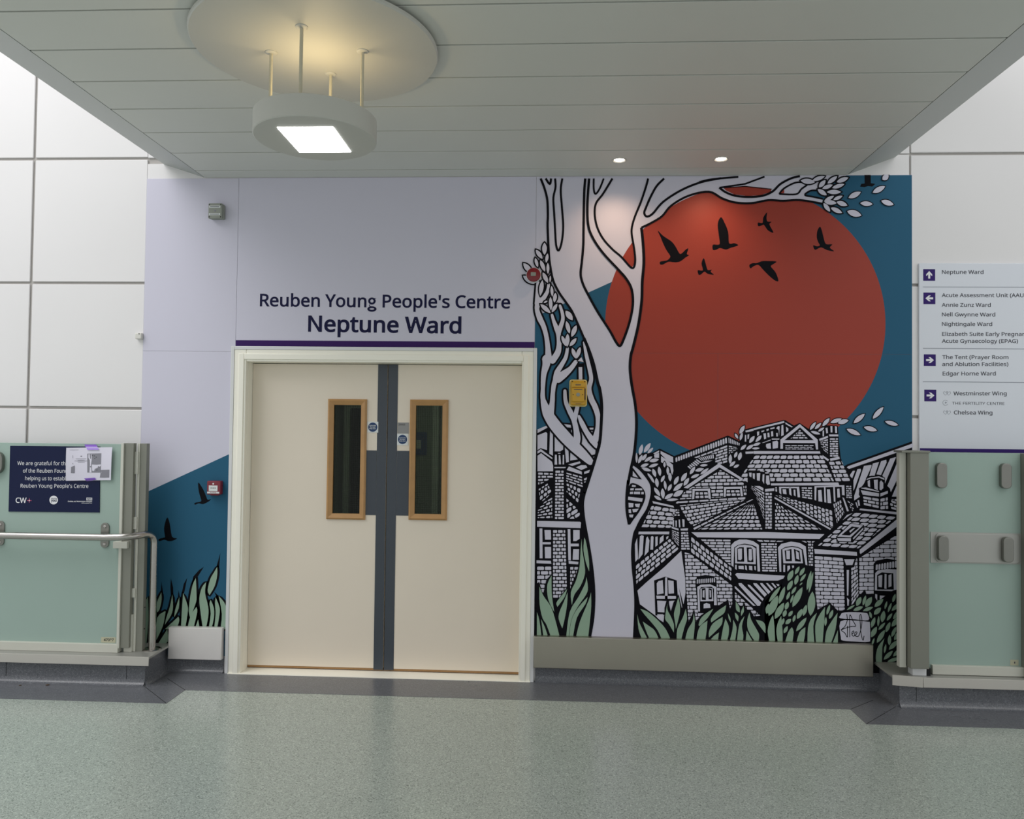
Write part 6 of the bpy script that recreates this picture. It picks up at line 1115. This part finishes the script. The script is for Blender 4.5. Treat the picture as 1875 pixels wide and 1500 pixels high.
# ---- grass and shrubs
Art.step(); Art.step(); g = Art()
def dark(f, *n): g.poly(P(f, *n), BK)
dark('D', 86, 900, 128, 870, 160, 985, 190, 850, 240, 800, 240, 990, 270, 1050, 378, 900, 395, 940, 470, 730, 490, 470, 520, 470, 570, 680, 592, 850, 598, 1000, 588, 1180, 562, 1350, 84, 1350)
dark('G', 85, 1020, 200, 1070, 300, 1140, 390, 1200, 405, 1050, 440, 950, 470, 1080, 500, 980, 555, 890, 590, 1040, 640, 1010, 660, 1200, 730, 1060, 745, 1190, 800, 1120, 960, 1020, 1000, 1010, 1100, 950, 1120, 1050, 1170, 940, 1240, 1040, 1280, 980, 1300, 1060, 1340, 1060, 1400, 1160, 1450, 1150, 1480, 1000, 1560, 900, 1690, 780, 1690, 1430, 75, 1430)
dark('H', 0, 720, 160, 600, 215, 470, 330, 400, 410, 400, 480, 440, 495, 640, 520, 840, 640, 770, 730, 860, 800, 830, 900, 760, 940, 690, 985, 640, 1000, 690, 1060, 680, 1110, 760, 1200, 690, 1260, 650, 1400, 620, 1400, 1400, 0, 1400)
Art.step()
def blades(f, *ls):
    for l in ls: Art.lay += 0.12; g.poly(blade(P(f, *l), 0.88), GN)
blades('D', (120, 910, 160, 990, 230, 1080, 270, 1180, 320, 1350, 235, 1350, 190, 1240, 150, 1180, 122, 1060), (235, 815, 235, 900, 240, 1000, 262, 1130, 215, 1050, 195, 980, 195, 890), (375, 930, 350, 1000, 280, 1085, 270, 1050, 310, 1000), (376, 960, 372, 1060, 350, 1180, 325, 1270, 290, 1190, 297, 1130, 340, 1040), (495, 500, 502, 600, 520, 700, 528, 800, 485, 905, 425, 980, 400, 1070, 390, 960, 440, 860, 475, 740, 485, 600),
  (512, 490, 530, 530, 558, 680, 560, 780, 530, 710, 505, 600), (545, 830, 558, 920, 540, 980, 455, 1090, 395, 1200, 370, 1350, 345, 1350, 380, 1130, 465, 1000, 528, 890), (578, 960, 580, 1080, 565, 1230, 550, 1350, 430, 1350, 470, 1210, 555, 1030), (556, 1000, 535, 1060, 450, 1180, 412, 1350, 375, 1350, 398, 1200, 460, 1095), (106, 1130, 130, 1200, 152, 1350, 106, 1350), (140, 1190, 175, 1255, 212, 1350, 165, 1350))
blades('G', (110, 1050, 200, 1080, 300, 1150, 380, 1220, 440, 1290, 495, 1400, 395, 1400, 330, 1290, 250, 1200, 170, 1120), (150, 1190, 230, 1240, 300, 1290, 360, 1400, 255, 1400, 190, 1290), (95, 1110, 120, 1200, 170, 1290, 235, 1400, 160, 1400, 110, 1270), (430, 990, 430, 1060, 470, 1130, 510, 1220, 510, 1310, 450, 1220, 405, 1170, 405, 1110), (555, 920, 575, 1020, 570, 1110, 525, 1270, 510, 1180, 500, 1100, 530, 1000), (640, 1050, 655, 1160, 620, 1260, 580, 1400, 525, 1400, 535, 1270, 600, 1150),
  (725, 1100, 740, 1200, 720, 1400, 615, 1400, 650, 1280, 710, 1190), (950, 1050, 880, 1150, 780, 1240, 765, 1230, 790, 1160, 860, 1100), (880, 1180, 870, 1290, 850, 1410, 740, 1410, 760, 1300, 800, 1230), (1090, 1010, 1070, 1090, 1000, 1140, 905, 1200, 900, 1160, 960, 1090), (1050, 1140, 1040, 1220, 960, 1300, 880, 1365, 880, 1300, 930, 1210), (1005, 1310, 990, 1410, 880, 1410, 940, 1350), (1070, 1160, 1110, 1240, 1110, 1330, 1085, 1410, 1010, 1410, 1040, 1260), (1095, 1100, 1125, 1150, 1130, 1200, 1105, 1160),
  (1155, 1170, 1195, 1250, 1190, 1330, 1175, 1420, 1105, 1420, 1145, 1280), (1180, 970, 1225, 1030, 1230, 1090, 1185, 1060), (1170, 1090, 1215, 1130, 1210, 1190, 1180, 1150), (1270, 1020, 1275, 1080, 1240, 1130, 1240, 1080), (1285, 1130, 1252, 1240, 1270, 1340, 1260, 1420, 1188, 1420, 1220, 1220), (1330, 1090, 1350, 1170, 1420, 1280, 1450, 1340, 1440, 1420, 1390, 1400, 1310, 1280, 1302, 1170), (1395, 1170, 1480, 1190, 1515, 1240, 1515, 1320, 1470, 1270, 1420, 1210), (1300, 1290, 1350, 1370, 1390, 1425, 1285, 1425))
blades('H', (45, 1160, 25, 1050, 50, 950, 85, 890, 100, 1000, 108, 1165), (130, 1165, 110, 1050, 130, 960, 165, 900, 180, 1050, 180, 1170), (190, 1170, 230, 1060, 270, 1010, 290, 1060, 272, 1175), (300, 1180, 340, 1060, 405, 1010, 400, 1090, 380, 1180), (415, 1185, 420, 1020, 455, 930, 520, 870, 480, 1000, 495, 1185), (500, 1185, 490, 1000, 530, 900, 600, 810, 590, 950, 570, 1190), (580, 1190, 600, 1050, 660, 950, 725, 870, 700, 1040, 640, 1195), (650, 1195, 690, 1110, 722, 1040, 722, 1195))
g.lenses('H', GN, 0, (40, 900, 130, 700, 75), (100, 930, 190, 770, 60), (205, 840, 232, 762, 40), (320, 930, 370, 830, 45), (310, 1050, 412, 916, 46), (380, 900, 410, 790, 40), (450, 900, 470, 660, 75), (185, 910, 210, 840, 38), (205, 980, 260, 930, 40), (170, 990, 190, 920, 28), (280, 960, 300, 890, 28), (235, 905, 275, 850, 34), (190, 1070, 225, 1000, 34), (610, 890, 640, 790, 28), (635, 930, 670, 840, 34), (595, 1000, 602, 910, 26), (20, 880, 40, 780, 40))
g.lenses('N', GN, 0, (1100, 1005, 1200, 795, 100), (1240, 880, 1325, 720, 65), (1330, 905, 1430, 745, 70), (1240, 1085, 1298, 888, 78), (1340, 1018, 1455, 866, 55), (1092, 1192, 1190, 995, 90), (1330, 1095, 1388, 1038, 26), (1473, 1190, 1556, 806, 66), (1510, 1240, 1596, 830, 52), (1170, 1265, 1265, 1118, 58), (1075, 1378, 1140, 1212, 58), (725, 1420, 955, 1115, 76), (925, 1460, 1040, 1116, 90), (1152, 1440, 1207, 1275, 46), (1190, 1520, 1385, 1128, 120))
g.lenses('O', GN, 0, (920, 312, 1005, 138, 90), (1042, 302, 1098, 106, 58), (1090, 332, 1212, 138, 104), (735, 387, 890, 293, 40), (858, 397, 1047, 325, 72), (1038, 412, 1237, 330, 68), (1263, 327, 1432, 178, 92), (1253, 474, 1387, 343, 94), (1405, 624, 1445, 398, 92), (1168, 418, 1204, 545, 52), (1203, 724, 1272, 523, 74), (1330, 704, 1346, 498, 44), (1198, 908, 1306, 706, 92), (1338, 768, 1467, 628, 58), (1308, 1014, 1462, 766, 88), (1460, 372, 1502, 218, 44), (1520, 432, 1587, 248, 48), (1610, 242, 1662, 78, 58), (1688, 222, 1850, 110, 62), (1588, 402, 1764, 248, 78), (1498, 592, 1602, 448, 58), (1618, 564, 1762, 376, 78), (1478, 814, 1562, 616, 74), (1588, 704, 1748, 516, 96), (1713, 754, 1840, 596, 84), (1588, 904, 1677, 706, 68), (1638, 964, 1764, 776, 88), (1748, 954, 1860, 830, 74), (1545, 1064, 1552, 856, 68), (1538, 1144, 1714, 966, 88), (1688, 1104, 1860, 978, 64), (1450, 1214, 1482, 1036, 44), (1438, 1334, 1614, 1166, 78), (1618, 1274, 1757, 1126, 68), (1508, 1374, 1764, 1296, 68), (1738, 1404, 1870, 1306, 70), (1790, 560, 1850, 440, 50), (1212, 1064, 1260, 920, 40), (1770, 1250, 1870, 1170, 50), (1780, 360, 1860, 260, 44), (640, 1200, 760, 1120, 40))
blades('O', (1285, 1400, 1280, 1250, 1330, 1080, 1465, 930, 1420, 1100, 1410, 1405))
g.done('painted_foliage', mural, 'green grass blades and leafy shrubs')
# signed stone
Art.step(); g = Art(); g.poly(P('O', 580, 470, 640, 410, 1100, 410, 1160, 450, 1200, 700, 1195, 1000, 1130, 1050, 580, 1040), BK); Art.step()
g.poly(spline(P('O', 608, 545, 620, 480, 660, 440, 830, 428, 1080, 440, 1135, 470, 1147, 583, 900, 566), True, 3), WH); g.poly(spline(P('O', 614, 606, 900, 590, 1140, 612, 1175, 645, 1180, 930, 1150, 995, 900, 990, 660, 970, 620, 900), True, 3), WH); Art.step()
for s_ in ((735, 465, 742, 590, 700, 700, 630, 770, 700, 830, 745, 905, 747, 760, 745, 690), (620, 768, 750, 720, 840, 700, 905, 692, 850, 590, 797, 478, 790, 620, 792, 905), (835, 850, 870, 812, 862, 788, 836, 810, 836, 868, 870, 886, 920, 845, 926, 806, 892, 818, 886, 870, 920, 890, 962, 880, 1000, 770, 1022, 610, 1006, 480, 985, 500, 994, 680, 1010, 860, 1045, 965, 1064, 880)): g.line(spline(P('O', *s_), False, 5), 1.35)
g.done('signed_stone', mural, 'white stone with a black brush signature')

# ---- narrow printed strip left of the door
strip = thing('mural_strip', (-2.49, 0, 0.1), 'narrow printed strip between the left balustrade and the door, lilac above blue', 'mural')
m = MB(); SX0, SX1 = at(264.2, 560).x, HX0 - .001
m.box(SX0, SX1, -0.004, 0.0, at(300, 643).z + .001, CEIL - .004, 'vinyl_white', 0.0006); m.box(SX0, FX0, -0.004, 0.0, 0.11, at(300, 643).z - .001, 'vinyl_white', 0.0006); m.build('backing_panel', strip)
Art.lay = 1; g = Art(); p, q = at(266, 902.5), at(418.5, 832.5); k = (q.z - p.z) / (q.x - p.x)
g.mb.flat([[(SX0 + .0006, .112), (FX0, .112), (FX0, p.z + k * (FX0 - p.x)), (SX0 + .0006, p.z + k * (SX0 - p.x))]], g.Y(), BL); g.done('blue_sky', strip, 'blue slanting area')
Art.step(); bird('Q', (485, 250, 520, 300, 540, 345, 553, 375, 577, 371, 563, 387, 520, 408, 490, 402, 462, 412, 460, 398, 500, 390, 506, 375, 490, 320), strip); bird('Q', (260, 504, 280, 550, 296, 642, 332, 655, 300, 672, 270, 675, 240, 665, 205, 675, 200, 660, 235, 650, 245, 642, 238, 580), strip)
g = Art()
QB = [(40, 1200, 75, 1160, 125, 1075, 128, 1250, 110, 1440, 60, 1440), (185, 1120, 220, 1045, 222, 1100, 205, 1170, 185, 1190), (185, 1230, 250, 1180, 250, 1200, 230, 1290, 180, 1390), (300, 1060, 305, 1150, 290, 1210, 240, 1280, 255, 1220, 280, 1150), (350, 1080, 345, 1160, 310, 1225, 315, 1180, 335, 1120), (375, 1050, 410, 1140, 410, 1200, 390, 1310, 358, 1310, 365, 1180), (470, 940, 475, 1060, 470, 1120, 425, 1230, 415, 1180, 425, 1080, 445, 990),
  (545, 970, 535, 1050, 560, 1150, 560, 1220, 540, 1310, 518, 1310, 500, 1190, 490, 1090, 510, 1010), (625, 860, 625, 920, 605, 1000, 565, 1065, 550, 1030, 570, 950, 600, 900), (575, 1100, 600, 1160, 600, 1230, 580, 1310, 558, 1310, 575, 1200, 565, 1130), (610, 1080, 640, 1150, 640, 1210, 620, 1310, 598, 1310, 610, 1200, 605, 1130), (630, 1070, 690, 1150, 690, 1310, 645, 1310, 655, 1200), (345, 1220, 352, 1250, 330, 1310, 265, 1310, 240, 1310), (475, 1150, 480, 1190, 450, 1310, 402, 1310, 430, 1210), (485, 1240, 497, 1310, 458, 1310), (175, 1440, 265, 1310, 268, 1400, 200, 1440)]
for l in QB: g.line(blade(P('Q', *l)), 7.5, BK, True)
for l in ((645, 760, 637, 862, 602, 905, 622, 840), (526, 860, 482, 932, 470, 960, 435, 1000, 450, 930, 490, 885), (406, 938, 388, 1030, 378, 1065, 366, 1050, 380, 985), (287, 942, 304, 1010, 306, 1070, 290, 1120, 284, 1010), (219, 965, 232, 1050, 215, 1060), (343, 1028, 354, 1085, 335, 1120), (600, 1040, 668, 1105, 668, 1125, 620, 1085)): g.poly(P('Q', *l), BK)
dark('Q', 118, 1250, 140, 1440, 200, 1440, 240, 1290, 190, 1180, 160, 1250); dark('Q', 470, 1100, 520, 1310, 445, 1310); dark('Q', 400, 1090, 425, 1220, 380, 1290)
Art.step()
for l in QB: Art.lay += 0.12; g.poly(blade(P('Q', *l), 0.92), GN)
g.done('painted_foliage', strip, 'green grass blades outlined in black')
